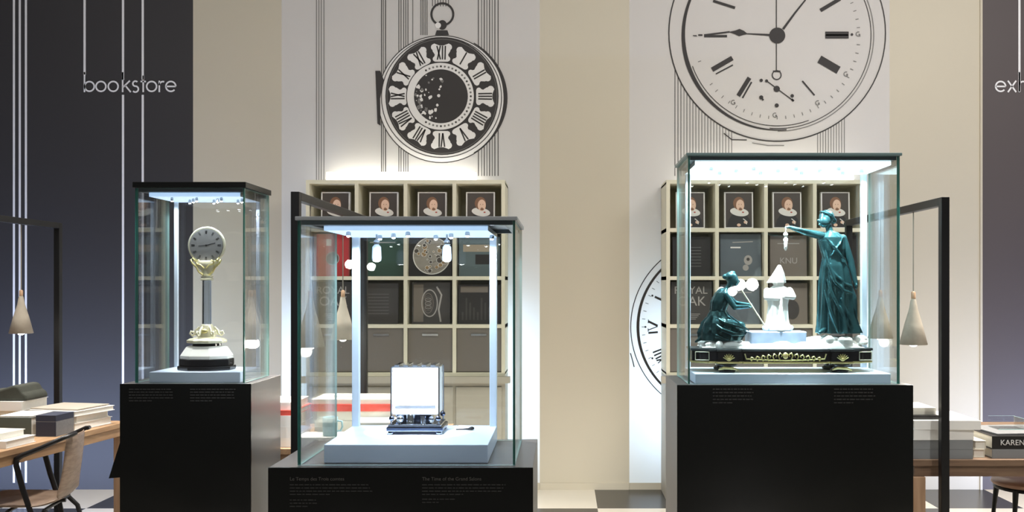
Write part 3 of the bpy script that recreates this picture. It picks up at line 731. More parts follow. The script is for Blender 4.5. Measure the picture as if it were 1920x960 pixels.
# ------------------------------------------------------------------ column clock (left case)
Kc = 433.0
t = thing('column_clock', 'round mirror-like clock on a crystal column with gilt mounts and white base', 'clock', (-1.552, 3.955, 1.1452))
def cz(y): return (698-y)/Kc
oct_ = lambda r, s_=1: [(r*cos(R(22.5+45*k)), r*s_*sin(R(22.5+45*k))) for k in range(8)]
MB().prismz(oct_(.124, .8), 0, .018, M_onyx).prismz(oct_(.116, .8), .018, .048, M_onyx).build('black_plinth', t, bevel=.004)
MB().lathe([(.112, .048), (.112, .062), (.088, .098), (.078, .103)], M_marb, 8, smooth=False, a0=R(22.5), sy=.8).build('sloped_base', t, bevel=.003)
MB().lathe([(.060, .103), (.060, .116)], M_onyx, 24).build('dark_band', t)
MB().lathe([(.080, .116), (.084, .119), (.084, .128), (.070, .136), (.04, .142)], M_goldp, 8, smooth=False, a0=R(22.5), sy=.9).build('upper_slab', t, bevel=.002)
g = MB().lathe([(.034, .142), (.036, .165), (.026, .178), (.027, .190), (.022, .197)], M_goldp, 24); g.build('column_foot', t)
for k in range(6):
    a = 2*pi*k/6+.25; c_, s_ = cos(a), sin(a)
    pts = [(c_*r_, s_*r_, z) for r_, z in ((.03, .185), (.045, .17), (.048, .155), (.060, .148), (.068, .157), (.064, .168), (.057, .164))]
    MB().tube(pts, [.005, .006, .006, .005, .005, .004, .003], M_goldp, 8).ell(pts[-1], .005, M_goldp, 8, 6).build('gilt_scroll', t)
MB().ell((0, -.034, .168), (.018, .008, .010), M_gold).build('gilt_mask', t)
col_ = MB().lathe([(.0195, .197), (.0185, .388)], M_crystal, 12, smooth=False); col_.build('crystal_column', t)
MB().lathe([(.026, .388), (.028, .396), (.022, .402), (.030, .408)], M_goldp, 24).build('capital', t)
MB().lathe([(.016, .406), (.028, .418), (.022, .428), (.046, .452), (.054, .470), (.050, .474)], M_goldp, 24, sy=.5).build('bracket', t)
for sx in (-1, 1):
    pts = [(sx*x, -.012, z) for x, z in ((.012, .412), (.030, .425), (.040, .445), (.058, .462), (.066, .478), (.056, .486), (.050, .476))]
    MB().tube(pts, .0045, M_gold, 8).ell(pts[-1], .006, M_gold, 8, 6).build('gilt_scroll', t)
    pts = [(sx*x, -.02, z) for x, z in ((.005, .44), (.018, .455), (.034, .458), (.040, .47), (.028, .476), (.024, .466))]
    MB().tube(pts, .0035, M_gold, 8).build('gilt_scroll', t)
dz = cz(464); hd = MB()
hd.tube([(.0765*cos(2*pi*k/48), 0, dz+.0765*sin(2*pi*k/48)) for k in range(48)], .006, M_goldp, 10, closed=True); hd.build('clock_bezel', t)
d_ = MB().prism([(.072*cos(2*pi*k/48), dz+.072*sin(2*pi*k/48)) for k in range(48)], -.008, .012, M_dial)
dk = mat('dial_numerals', (.012, .012, .012), .5)
for k in range(12):
    a = R(30*k); 
    for o_ in ((-3, 0, 3) if k % 3 == 0 else (-2, 2)):
        b2 = a+R(o_); d_.stroke([(.050*cos(b2), dz+.050*sin(b2)), (.065*cos(b2), dz+.065*sin(b2))], .0022, dk, -.0088)
d_.stroke([(.0, dz), (.040, dz+.010)], .0035, dk, -.0092); d_.stroke([(0, dz), (-.034, dz-.003)], .0028, dk, -.0092); d_.disc((0, dz), .004, dk, -.0094, 12)
d_.build('dial', t)
# ------------------------------------------------------------------ cube clock (middle case)
t = thing('cube_clock', 'glowing white cube shaped crystal clock on a dark chrome base', 'clock', (-.586, 3.665, .9202))
M_dchr = mat('dark_chrome', (.10, .12, .18), .12, 1); M_chr = mat('chrome', (.75, .8, .88), .1, 1)
bs = MB(); bs.box(-.112, .112, -.085, .085, .012, .030, M_dchr); bs.box(-.105, .105, -.08, .08, .030, .040, M_chr); bs.build('base', t, bevel=.004)
for sx in (-1, 1):
    for sy in (-1, 1): MB().lathe([(.010, 0), (.014, .004), (.010, .012)], M_dchr, 14, (sx*.095, sy*.07, 0)).build('foot', t)
mv = MB(); mv.box(-.06, .06, -.04, .04, .04, .072, M_dchr); mv.lathe([(.018, .04), (.018, .075), (.012, .08)], M_chr, 16, (-.02, -.05, 0)); mv.lathe([(.012, .04), (.012, .07)], M_chr, 14, (.03, -.055, 0))
mv.ell((-.06, -.05, .058), (.016, .016, .016), M_chr); mv.ell((.062, -.05, .055), (.012, .012, .014), M_chr); mv.build('movement', t)
M_frost = mat('frosted_white_crystal', (.95, .97, 1), .25, emit=(.95, .98, 1), estr=0)
MB().box(-.090, .090, -.064, .064, .076, .262, M_frost).build('crystal_body', t, bevel=.004)
for sx in (-1, 1):
    for sy in (-1, 1): MB().tube([(sx*.0945, sy*.066, .04), (sx*.0945, sy*.066, .265)], .0035, M_chr, 10).ell((sx*.092, sy*.07, .062), .011, M_dchr).build('corner_rod', t)
tp = MB().box(-.094, .094, -.063, .066, .2625, .268, M_chr)
for k in range(5): tp.box(-.084+.036*k, -.064+.036*k, -.062, .064, .268, .274, M_chr)
tp.build('top_frame', t, bevel=.002)
MB().box(-.080, .080, -.068, -.0645, .112, .114, M_chr).build('front_bar', t)
t = thing('pen', 'small dark pen-like tool lying at the right of the middle platform', 'tool', (-.40, 3.69, .9202), R(20))
MB().tube([(-.035, 0, .005), (.03, 0, .005)], [.003, .005], M_onyx, 10).ell((.03, 0, .007), (.012, .008, .007), M_onyx).build('tool_body', t)

# ------------------------------------------------------------------ figure clock (right case)
KF = 436.0; FC = 1465.0; FB = 697.0
t = thing('figure_clock', 'dark clock base with gilt reliefs and two bronze women under a white hooded figure', 'clock', ((FC-VX)/KF, 3.925, 1.1422))
def q(x, y, d=0): return Vector(((x-FC)/KF, d, (FB-y)/KF))
zb0, zb1 = .038, .100
def plan(e=0):
    a, b_, c = .385+e, .235+e, .175+e
    return [(-a, -.03-e), (-a+.07, -.075-e), (-.285-e, -.075-e), (-.285-e, -.10-e), (-.195+e, -.10-e), (-.195+e, -.082-e), (-c, -.082-e), (-c, -.095-e), (c, -.095-e), (c, -.082-e), (.195-e, -.082-e), (.195-e, -.10-e), (.285+e, -.10-e), (.285+e, -.075-e), (a-.07, -.075-e), (a, -.03-e),
            (a, .10+e), (-a, .10+e)]
MB().prismz(plan(), zb0+.008, zb1-.010, M_onyx).build('base_block', t, bevel=.002)
MB().prismz(plan(.004), zb0, zb0+.008, M_gold).build('lower_moulding', t, bevel=.0015)
MB().prismz(plan(.006), zb1-.010, zb1, M_dsteel).build('upper_moulding', t, bevel=.0015)
for x in (-.24, .24):
    for y in (-.06, .07):
        MB().lathe([(.040, .038), (.045, .030), (.022, .022), (.038, .010), (.034, 0)][::-1], M_onyx, 24, (x, y, 0)).build('foot', t)
        if y < 0: MB().tube([(x-.04, y-.03, .012), (x-.02, y-.038, .020), (x+.02, y-.038, .018), (x+.042, y-.03, .010)], [.003, .006, .006, .003], M_gold, 8).build('gilt_leaf', t)
rr = random.Random(11)
g = MB()
for sx in (-1, 1):      # central relief: acanthus scrolls
    for k in range(6):
        x = sx*(.022+.024*k); hh = .034*(1-.11*k)
        pts = [(x, -.1, zb0+.012), (x+sx*.008, -.102, zb0+.012+hh*.6), (x+sx*.002, -.103, zb0+.012+hh), (x-sx*.008, -.102, zb0+.012+hh*.75), (x-sx*.004, -.102, zb0+.012+hh*.5)]
        g.tube(pts, [.003, .003, .003, .0025, .002], M_gold, 6)
    g.tube([(0, -.1, zb0+.014), (sx*.08, -.1, zb0+.016), (sx*.165, -.1, zb0+.020), (sx*.172, -.1, zb0+.042)], .003, M_gold, 6)
g.ell((0, -.1, zb0+.034), (.012, .006, .014), M_gold); g.build('gilt_relief', t)
for sx in (-1, 1):
    g = MB(); x0 = sx*.24
    for k in range(7):
        a = R(25+130*k/6); g.tube([(x0, -.103, zb0+.014), (x0+.026*cos(a), -.106, zb0+.016+.026*sin(a))], [.004, .0018], M_gold, 6)
    g.ell((x0, -.104, zb0+.018), (.010, .005, .007), M_gold); g.build('gilt_relief', t)
    x0 = sx*.347; fr = MB()
    for a_, b_ in (((-.028, .014), (.028, .014)), ((.028, .014), (.028, .048)), ((.028, .048), (-.028, .048)), ((-.028, .048), (-.028, .014))):
        fr.tube([(x0+a_[0], -.077+.5*max(0, sx*a_[0]*1.15-.005), zb0+a_[1]), (x0+b_[0], -.077+.5*max(0, sx*b_[0]*1.15-.005), zb0+b_[1])], .0018, M_goldp, 6)
    fr.build('gilt_frame', t)
# rocky ground
rk = MB(); rr = random.Random(4)
rk.ell((-.03, -.01, zb1), (.30, .075, .030), M_marb); rk.ell((.20, 0, zb1), (.16, .08, .052), M_marb); rk.ell((-.22, 0, zb1), (.13, .07, .020), M_marb)
for k in range(60):
    x = rr.uniform(-.34, .35); y = rr.uniform(-.07, .07); rk.ell((x, y, zb1+.012+(.03 if x > .13 else .006)*rr.random()), (rr.uniform(.015, .04), rr.uniform(.01, .025), rr.uniform(.008, .02)), M_marb, 10, 6)
rk.box(-.345, .345, -.07, .09, zb1+.0005, zb1+.006, M_marb)
o = blob(rk, 'rocky_ground', M_marb, t, .003, 2); o['label'] = 'bright pale rocky ground'
# stepped plinth under the white figure
MB().box(-.14, .10, -.06, .06, zb1+.012, zb1+.072, mat('pale_blue_marble', (.38, .50, .68), .3, noise=.5, nscale=18)).build('marble_step', t, bevel=.004)
sx0 = (1461-FC)/KF
z0 = zb1+.072
h_ = MB().lathe([(.060, 0), (.064, .006), (.060, .014)], M_marb, 8, (sx0, 0, z0), smooth=False)
for k in range(8): a = 2*pi*k/8; h_.ell((sx0+.058*cos(a), .05*sin(a), z0+.014), .011, M_marb, 10, 6)
h_.loft([(sx0, 0, z0+.012, .056, .048, .05, 9, 0), (sx0, 0, z0+.05, .046, .040, .06, 9, .3), (sx0, 0, z0+.11, .042, .036, .05, 8, .6), (sx0, 0, z0+.15, .050, .038, .03, 7, .2), (sx0+.004, 0, z0+.175, .056, .036, .02, 5, .2), (sx0+.004, 0, z0+.188, .035, .028, .0, 5, 0), (sx0+.002, 0, z0+.198, .018, .018, 0, 5, 0)], M_marb)
h_.ell((sx0+.002, -.004, z0+.208), (.024, .024, .028), M_marb)
h_.ell((sx0-.012, -.026, z0+.206), (.005, .006, .007), M_marb)                                # nose
h_.loft([(sx0-.006, 0, z0+.208, .042, .034, .04, 5, 0), (sx0-.002, 0, z0+.222, .036, .030, .04, 5, .4), (sx0+.004, 0, z0+.250, .024, .020, .03, 5, .8), (sx0+.007, 0, z0+.285, .006, .006, 0, 5, 0)], M_marb)
h_.cap((sx0+.05, 0, z0+.172), .017, (sx0+.062, -.012, z0+.148), .014, M_marb); h_.cap((sx0+.062, -.012, z0+.148), .014, (sx0+.02, -.042, z0+.15), .009, M_marb)
h_.cap((sx0-.046, 0, z0+.172), .015, (sx0-.052, -.012, z0+.145), .012, M_marb); h_.cap((sx0-.052, -.012, z0+.145), .012, (sx0-.01, -.04, z0+.142), .009, M_marb)
o = blob(h_, 'hooded_figure', M_marb, t, .0022, 2); o['label'] = 'white robed figure in a pointed hood'

def hand(mb, wr, dr, up, m, L=.030, curl=.5):
    """small five-fingered hand starting at wrist"""
    wr = Vector(wr); d = Vector(dr).normalized(); u = Vector(up).normalized(); s_ = d.cross(u).normalized(); u = s_.cross(d)
    pe = wr+d*L*.45
    mb.cap(wr, .0068, pe+s_*.003, .0072, m, 8); mb.cap(wr, .0066, pe-s_*.004, .0068, m, 8)
    for i, l_ in enumerate((.5, .56, .52, .42)):
        b0 = pe+s_*(.0075-.005*i); b1 = b0+(d*(1-.3*curl)-u*curl*.5)*L*l_*.55; b2 = b1+(d*(1-curl)-u*curl)*L*l_*.5
        mb.cap(b0, .0029, b1, .0027, m, 6); mb.cap(b1, .0027, b2, .0022, m, 6)
    tb = wr+d*L*.15+s_*.007; tm = tb+(d*.6+s_*.8-u*.3)*L*.25; mb.cap(tb, .0036, tm, .0032, m, 6); mb.cap(tm, .0032, tm+(d*.9-u*.3)*L*.24, .0026, m, 6)
# standing woman: one continuous body, seen from behind, right arm stretched to the left
bz = M_bronze; b = MB()
hd_ = q(1551, 411, .0); b.ell(hd_, (.029, .033, .036), bz, 20, 14); b.ell(hd_+Vector((-.010, -.012, -.012)), (.021, .024, .026), bz)
b.ell(hd_+Vector((-.034, -.010, -.008)), (.005, .005, .008), bz, 8, 6); b.ell(hd_+Vector((-.028, -.012, -.024)), (.007, .008, .006), bz, 8, 6)   # nose, chin
b.cap(q(1556, 422), .014, q(1562, 445), .017, bz)
b.loft([(*q(1570, 560, 0), .050, .042, 0, 4, 0), (*q(1568, 520, 0), .050, .042, 0, 4, 0), (*q(1566, 490, 0), .042, .036, 0, 4, 0), (*q(1564, 470, 0), .052, .040, 0, 4, 0), (*q(1563, 452, 0), .060, .038, 0, 4, 0), (*q(1562, 440, 0), .042, .030, 0, 4, 0), (*q(1561, 434, 0), .018, .018, 0, 4, 0)], bz)
A = [q(1543, 443, -.01), q(1509, 437, -.04), q(1482, 429, -.05)]
b.cap(A[0], .0190, A[1], .0145, bz); b.cap(A[1], .0145, A[2], .0088, bz); hand(b, A[2], (-1, -.1, .25), (0, 0, 1), bz, .032, .35)
B = [q(1583, 448, 0), q(1597, 492, -.012), q(1604, 532, -.03)]
b.cap(B[0], .020, B[1], .0155, bz); b.cap(B[1], .0155, B[2], .0095, bz); hand(b, B[2], (.1, -.2, -1), (1, 0, 0), bz, .030, .4)
for x in (1548, 1586): b.cap(q(x, 618, -.02), .011, q(x-14, 624, -.05), .008, bz)   # feet
o = blob(b, 'standing_woman', bz, t, .0021, 3); o['label'] = 'standing bronze woman with outstretched arm'
# hair, gown and sash as its clothing
hr = MB(); hr.ell(hd_+Vector((.006, .004, .008)), (.033, .036, .033), M_bronze); hr.ell(hd_+Vector((.034, .008, -.006)), (.016, .018, .015), M_bronze)
for k in range(14):
    a = pi*k/13; hr.tube([hd_+Vector((-.006, -.030*cos(a), .033)), hd_+Vector((.014, -.038*cos(a), .020)), hd_+Vector((.038, -.014*cos(a), -.004))], .0035, M_bronze, 6)
hr.tube([hd_+Vector((.026*cos(2*pi*k/24)+.004, .033*sin(2*pi*k/24), .020-.012*cos(2*pi*k/24))) for k in range(24)], .004, M_bronze, 6, closed=True)
blob(hr, 'hair', M_bronze, o, .0018, 1)
gn = MB()
gy = [(436, 1561, .030, .028, 0), (446, 1563, .058, .040, .02), (468, 1566, .053, .042, .03), (484, 1566, .045, .038, .05), (500, 1568, .055, .046, .06), (530, 1570, .066, .052, .09), (560, 1571, .069, .054, .11), (590, 1572, .072, .056, .13), (612, 1575, .080, .060, .14), (626, 1577, .088, .064, .14)]
gn.loft([(*q(x, y, 0), rx, ry, am, 9, .012*(y-436)) for (y, x, rx, ry, am) in gy][::-1], M_bronze, 96)
def fold(mb, pts, r0=.007, m=M_bronze): mb.tube([q(*p) for p in pts], [r0*.4]+[r0]*(len(pts)-2)+[r0*.35], m, 8)
fold(gn, [(1546, 470, -.036), (1552, 500, -.046), (1562, 530, -.055), (1580, 547, -.052), (1600, 552, -.03)], .008)
fold(gn, [(1552, 500, -.046), (1566, 520, -.052), (1582, 534, -.050), (1598, 538, -.034)], .006)
fold(gn, [(1548, 525, -.046), (1560, 560, -.058), (1574, 590, -.060), (1590, 618, -.058)], .008)
fold(gn, [(1544, 545, -.040), (1552, 580, -.056), (1562, 610, -.062), (1568, 625, -.06)], .007)
fold(gn, [(1572, 560, -.056), (1586, 590, -.058), (1598, 620, -.046)], .007)
fold(gn, [(1549, 446, -.030), (1560, 462, -.046), (1574, 480, -.046), (1588, 492, -.03)], .006)
fold(gn, [(1580, 446, -.030), (1572, 460, -.044), (1556, 482, -.042)], .005)
fold(gn, [(1590, 520, -.03), (1602, 560, -.03), (1606, 600, -.03)], .010)
go = blob(gn, 'gown', M_bronze, o, .0024, 2)
# pendulum hanging from her hand
ph = q(1470, 426, -.055); pd = MB(); pd.tube([ph, ph+Vector((0, 0, -.028))], .0015, M_marb, 6); pd.ell(ph+Vector((0, 0, -.036)), (.010, .008, .010), M_marb); pd.lathe([(.002, -.105), (.007, -.095), (.008, -.06), (.005, -.045)], M_marb, 12, ph); pd.ell(ph+Vector((0, 0, -.060)), (.010, .008, .014), M_marb)
pd.build('pendulum', t)
# kneeling woman
b = MB(); kd = M_bronze
kh = q(1375, 524, 0); b.ell(kh, (.025, .027, .029), kd); b.ell(kh+Vector((.012, -.006, -.010)), (.017, .019, .020), kd); b.ell(kh+Vector((.029, -.005, -.010)), (.004, .004, .006), kd, 8, 6)
b.cap(q(1371, 534), .012, q(1362, 550), .015, kd)
b.cap(q(1358, 556), .036, q(1350, 580), .032, kd); b.cap(q(1350, 580), .032, q(1345, 604), .040, kd)
for dy in (-.028, .028):
    b.cap(q(1345, 607, dy), .030, q(1388, 612, dy*1.1), .022, kd); b.cap(q(1388, 612, dy*1.1), .021, q(1348, 632, dy*1.2), .014, kd); b.cap(q(1348, 632, dy*1.2), .011, q(1328, 636, dy), .009, kd)
b.cap(q(1360, 553, -.034), .0155, q(1376, 577, -.046), .012, kd); b.cap(q(1376, 577, -.046), .0118, q(1402, 576, -.03), .0078, kd); hand(b, q(1402, 576, -.03), (1, .1, .05), (0, 0, 1), kd, .028, .7)
b.cap(q(1362, 551, .030), .015, q(1384, 570, .032), .012, kd); b.cap(q(1384, 570, .032), .0118, q(1404, 572, .0), .0078, kd); hand(b, q(1404, 572, 0), (1, -.1, .1), (0, 0, 1), kd, .028, .7)
k_ = blob(b, 'kneeling_woman', kd, t, .0021, 3); k_['label'] = 'kneeling bronze woman holding a rod'
hr = MB(); hr.ell(kh+Vector((-.005, .002, .009)), (.027, .029, .024), kd); hr.ell(kh+Vector((-.030, .002, .010)), (.013, .014, .012), kd); hr.ell(kh+Vector((.0, -.002, .026)), (.014, .014, .010), kd)
blob(hr, 'hair', kd, k_, .0018, 1)
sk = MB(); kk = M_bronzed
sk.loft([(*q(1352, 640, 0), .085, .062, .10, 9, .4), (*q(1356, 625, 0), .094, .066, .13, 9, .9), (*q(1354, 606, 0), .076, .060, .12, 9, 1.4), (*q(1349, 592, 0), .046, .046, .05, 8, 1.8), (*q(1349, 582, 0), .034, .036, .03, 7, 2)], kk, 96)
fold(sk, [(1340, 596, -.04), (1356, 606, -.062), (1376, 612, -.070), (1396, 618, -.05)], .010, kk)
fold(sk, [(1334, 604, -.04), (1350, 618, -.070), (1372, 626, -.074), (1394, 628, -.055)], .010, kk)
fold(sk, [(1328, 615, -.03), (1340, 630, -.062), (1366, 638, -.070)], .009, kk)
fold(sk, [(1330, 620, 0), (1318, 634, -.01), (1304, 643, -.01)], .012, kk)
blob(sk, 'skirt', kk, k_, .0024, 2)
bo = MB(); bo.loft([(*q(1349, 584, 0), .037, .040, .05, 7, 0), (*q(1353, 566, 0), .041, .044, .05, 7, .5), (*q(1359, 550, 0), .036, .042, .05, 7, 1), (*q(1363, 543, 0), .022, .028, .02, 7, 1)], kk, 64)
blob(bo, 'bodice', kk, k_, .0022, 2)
MB().tube([q(1390, 545, -.03), q(1432, 612, -.05)], .0035, M_goldp, 8).build('rod', t)
MB().tube([q(1362, 590, -.07), q(1400, 620, -.075)], .0028, M_bronze, 8).build('thin_bar', t)

# ------------------------------------------------------------------ tables
def table(label, cx, cy, wx_, wy_, rz, H=.75, th=.075, topm=M_wood, legm=M_leg, lw=.055):
    t = thing('table', label, 'table', (cx, cy, 0), rz); a, b_ = wx_/2, wy_/2
    MB().box(-a, a, -b_, b_, H-.028, H, topm).build('tabletop', t, bevel=.002)
    MB().box(-a+.01, a-.01, -b_+.01, b_-.01, H-th, H-.0285, topm).build('apron', t)
    for sx in (-1, 1):
        for sy in (-1, 1):
            x = sx*(a-lw/2-.002); y = sy*(b_-lw/2-.002)
            MB().box(x-lw/2, x+lw/2, y-lw/2, y+lw/2, 0, H-th-.0005, legm).build('leg', t, bevel=.003)
    return t
TLr = R(-7.2)
tc = Vector((-2.52, 4.535)); off = Matrix.Rotation(TLr, 2) @ Vector((-.60, 0))
TL = table('light oak table at far left, loaded with books', tc.x+off.x, tc.y+off.y, 1.2, 1.17, TLr)
TMd = table('oak table behind the middle glass case with red and white books', -1.15, 4.62, 1.1, .78, 0)
TR = table('brown oak table at right edge with stacked art books', 2.14, 4.52, 1.22, 1.12, 0, topm=M_woodx)

def book(name, label, x, y, z, w_, d_, h_, cov, rz=0, page=M_page, group=None, spine='l'):
    mb = MB(); c = .0025
    mb.box(-w_/2, w_/2, -d_/2, d_/2, 0, c, cov); mb.box(-w_/2, w_/2, -d_/2, d_/2, h_-c, h_, cov)
    if spine == 'f': mb.box(-w_/2, w_/2, -d_/2, -d_/2+c, c, h_-c, cov); mb.box(-w_/2+.005, w_/2-.005, -d_/2+c, d_/2-.005, c, h_-c, page)
    elif spine == 'g': mb.box(-w_/2, w_/2, -d_/2, -d_/2+c, c, h_-c, C_navy); mb.box(w_/2-c, w_/2, -d_/2+c, d_/2, c, h_-c, cov); mb.box(-w_/2+.005, w_/2-c, -d_/2+c, d_/2-.005, c, h_-c, page)
    elif spine == 'r': mb.box(w_/2-c, w_/2, -d_/2, d_/2, c, h_-c, cov); mb.box(-w_/2+.005, w_/2-c, -d_/2+.005, d_/2-.005, c, h_-c, page)
    else: mb.box(-w_/2, -w_/2+c, -d_/2, d_/2, c, h_-c, cov); mb.box(-w_/2+c, w_/2-.005, -d_/2+.004, d_/2-.005, c, h_-c, page)
    o = mb.build(name, None, (x, y, z+.0006), (0, 0, rz)); tag(o, label, 'book', group); return o
C_w = mat('white_book_cover', (.88, .87, .84), .45); C_cr = mat('cream_book_cover', (.74, .71, .62), .5); C_gr = mat('grey_book_cover', (.24, .25, .26), .5)
C_g2 = mat('sage_green_cloth', (.085, .10, .085), .8); C_navy = mat('navy_cloth', (.025, .03, .055), .6); C_lg = mat('light_grey_cloth', (.17, .17, .175), .8, noise=.25, nscale=80)
C_beige = mat('beige_book_cover', (.42, .37, .31), .5)
# left table (pixel-measured spots, books turned with the table)
def Pt(x, d): return (x-VX)*d/FPX
Z = .75
def stack(lst, x, d, rz0, labs, grp, z=Z, nm='book'):
    for (w_, dd, h_, c, dx, dr, sp), lb in zip(lst, labs):
        book(nm, lb, x+dx, d, z, w_, dd, h_, c, rz0+dr, group=grp, spine=sp); z += h_+.0008
    return z
gl = 'books on the left table'
stack([(.27, .28, .038, C_w, 0, 0, 'l'), (.29, .27, .036, C_cr, -.02, .08, 'l'), (.30, .28, .026, C_w, .0, -.06, 'l')], -2.66, 4.92, R(-12),
      ['lowest white book of the stack at the far end of the left table', 'cream book in the middle of the stack at the far end of the left table', 'thin white book near the top of the far end stack on the left table'], gl)
book('magazine', 'beige magazine with dark border topping the far stack on the left table', -2.67, 4.92, Z+.1026, .29, .24, .008, C_beige, R(-12), spine='f')
stack([(.105, .15, .076, C_lg, 0, 0, 'g'), (.105, .15, .030, C_navy, 0, .0, 'g')], -2.60, 4.645, R(-4),
      ['light grey cloth-bound thick book beside the black chair arm', 'navy blue book lying on the light grey thick book'], gl)
stack([(.178, .20, .096, C_g2, 0, 0, 'f'), (.17, .19, .008, C_w, -.0, .05, 'l')], -2.757, 4.665, R(-3),
      ['sage green thick clothbound book at left of the grey one', 'thin white booklet lying on the sage green book'], gl)
stack([(.34, .22, .05, C_w, 0, 0, 'f'), (.30, .21, .045, C_cr, 0, .05, 'f'), (.34, .22, .05, C_w, 0, 0, 'f')], -3.03, 4.93, R(-4),
      ['lowest white book of the stack under the olive bag', 'cream book in the middle under the olive bag', 'white book directly under the olive bag'], gl)
stack([(.28, .2, .034, C_w, 0, 0, 'f'), (.24, .19, .03, C_cr, -.03, -.06, 'f')], -2.72, 4.34, R(-7),
      ['lower white book nearest the chair arm corner', 'upper cream book nearest the chair arm corner, front of left table'], gl)
fb = MB(); M_olv = mat('olive_felt', (.045, .048, .037), .9, noise=.3, nscale=30)
bz0 = [(-.24, .0), (.18, .0), (.172, .03), (.15, .045), (.13, .078), (.10, .082), (.02, .055), (-.10, .045), (-.22, .055)]
fb.prism(bz0, -.10, .10, M_olv); o = fb.build('felt_bag', None, (-3.03, 4.93, Z+.149), (0, 0, 0), bevel=.012, segs=3, weld=True); tag(o, 'dark olive soft bag lying on the white books at far left', 'bag')
# middle table
gm = 'books on the middle table'
C_red2 = mat('bright_red_cover', (.62, .08, .06), .5)
stack([(.30, .30, .045, C_w, 0, 0, 'f'), (.30, .30, .050, C_w, 0, .02, 'f'), (.29, .29, .050, C_w, .01, 0, 'f'), (.31, .28, .024, C_red2, 0, .0, 'f'), (.29, .26, .035, C_w, 0, .03, 'f')], -1.415, 4.42, R(0),
      ['lowest white book of the stack between left pedestal and black post', 'second lowest white book of the stack beside the black post', 'white book under the red one beside the black post', 'red book near the top of the stack beside the black post', 'white book topping the stack beside the black post'], gm)
stack([(.36, .26, .05, C_w, 0, 0, 'f'), (.38, .27, .05, C_cr, 0, 0, 'f'), (.36, .26, .045, C_cr, 0, 0, 'f'), (.42, .27, .034, C_red2, 0, 0, 'f'), (.40, .25, .022, C_cr, -.01, 0, 'f')], -1.02, 4.56, R(0),
      ['lowest white book of the wide stack seen through the middle case', 'second book from the bottom of the wide stack seen through the middle case', 'cream book just under the wide red one', 'wide red book seen through the left of the middle case', 'cream book topping the wide red one'], gm)
stack([(.24, .18, .045, C_w, 0, 0, 'f'), (.25, .18, .030, C_cr, 0, .06, 'f'), (.24, .18, .022, C_w, .01, -.05, 'f'), (.23, .18, .02, C_cr, 0, .04, 'f')], -.865, 4.33, R(0),
      ['lowest white book left of the cube clock through the glass', 'cream book second from bottom left of the cube clock', 'white book third up left of the cube clock', 'cream book on top of the stack left of the cube clock'], gm)
mg = MB().lathe([(.030, 0), (.034, .004), (.036, .085), (.034, .087), (.032, .084), (.031, .008), (.0, .007)], mat('pale_blue_ceramic', (.36, .56, .62), .3), 28)
book('book', 'white book carrying the pale blue mug', -1.135, 4.31, .75, .22, .17, .052, C_w, 0, spine='f', group=gm)
o = thing('mug', 'pale blue mug standing on a white book, seen low through the middle case', 'mug', (-1.10, 4.29, .8032)); mg.build('cup', o)
MB().tube([(.034, 0, .07), (.055, 0, .066), (.058, 0, .04), (.05, 0, .022), (.034, 0, .02)], .005, MATS['pale_blue_ceramic'], 8).build('handle', o)
# right table
gr = 'books on the right table'
zz = stack([(.262, .30, .041, C_gr, 0, 0, 'f'), (.262, .30, .040, C_gr, 0, .0, 'f'), (.265, .30, .045, C_w, .0, .02, 'f'), (.29, .31, .040, C_w, .02, -.02, 'f')], 1.668, 4.125, 0,
      ['lowest grey book of the stack behind the tall right post', 'second grey book of the stack behind the tall right post', 'thick white book on the grey books behind the right post', 'upper white book of the stack behind the right post'], gr)
book('book_box', 'small black patterned box on the white books left of the right post', 1.60, 4.10, zz, .12, .2, .018, C_blk, 0, spine='f')
book('book', 'cream book topping the stack left of the tall right post', 1.60, 4.12, zz+.019, .11, .2, .030, C_cr, 0, spine='f', group=gr)
stack([(.05, .22, .036, C_cr, 0, -.05, 'r'), (.05, .21, .036, C_cr, .0, .03, 'r')], 1.847, 4.12, 0, ['lower slim cream book wedged between grey and black books', 'upper slim cream book wedged between grey and black books'], gr)
stack([(.30, .28, .040, C_gr, 0, 0, 'f')], 2.04, 4.13, 0, ['pale grey slab-like book under the black lettered book'], gr)
kb = book('book', 'black book with white spaced letters on its spine at right edge', 2.04, 4.13, Z+.041, .30, .28, .056, C_blk, 0, spine='f', group=gr)
text('KAREN KN', .034, M_paperw, kb, (-.115, -.1412, .017))
book('magazine', 'grey magazine lying on the black lettered book', 2.05, 4.15, Z+.0985, .28, .25, .006, C_lg, R(6), spine='f')
ac = MB().box(-.06, .06, -.05, .05, 0, .003, M_glass, fm={'f': M_edgel}).box(-.06, .06, .047, .05, .003, .05, M_glass, fm={'t': M_edgel}).box(.057, .06, -.05, .047, .003, .05, M_glass, fm={'t': M_edgel, 'f': M_edgel})
tag(ac.build('acrylic_stand', None, (2.04, 4.17, Z+.1056)), 'clear acrylic stand on top of the magazine at right', 'stand')

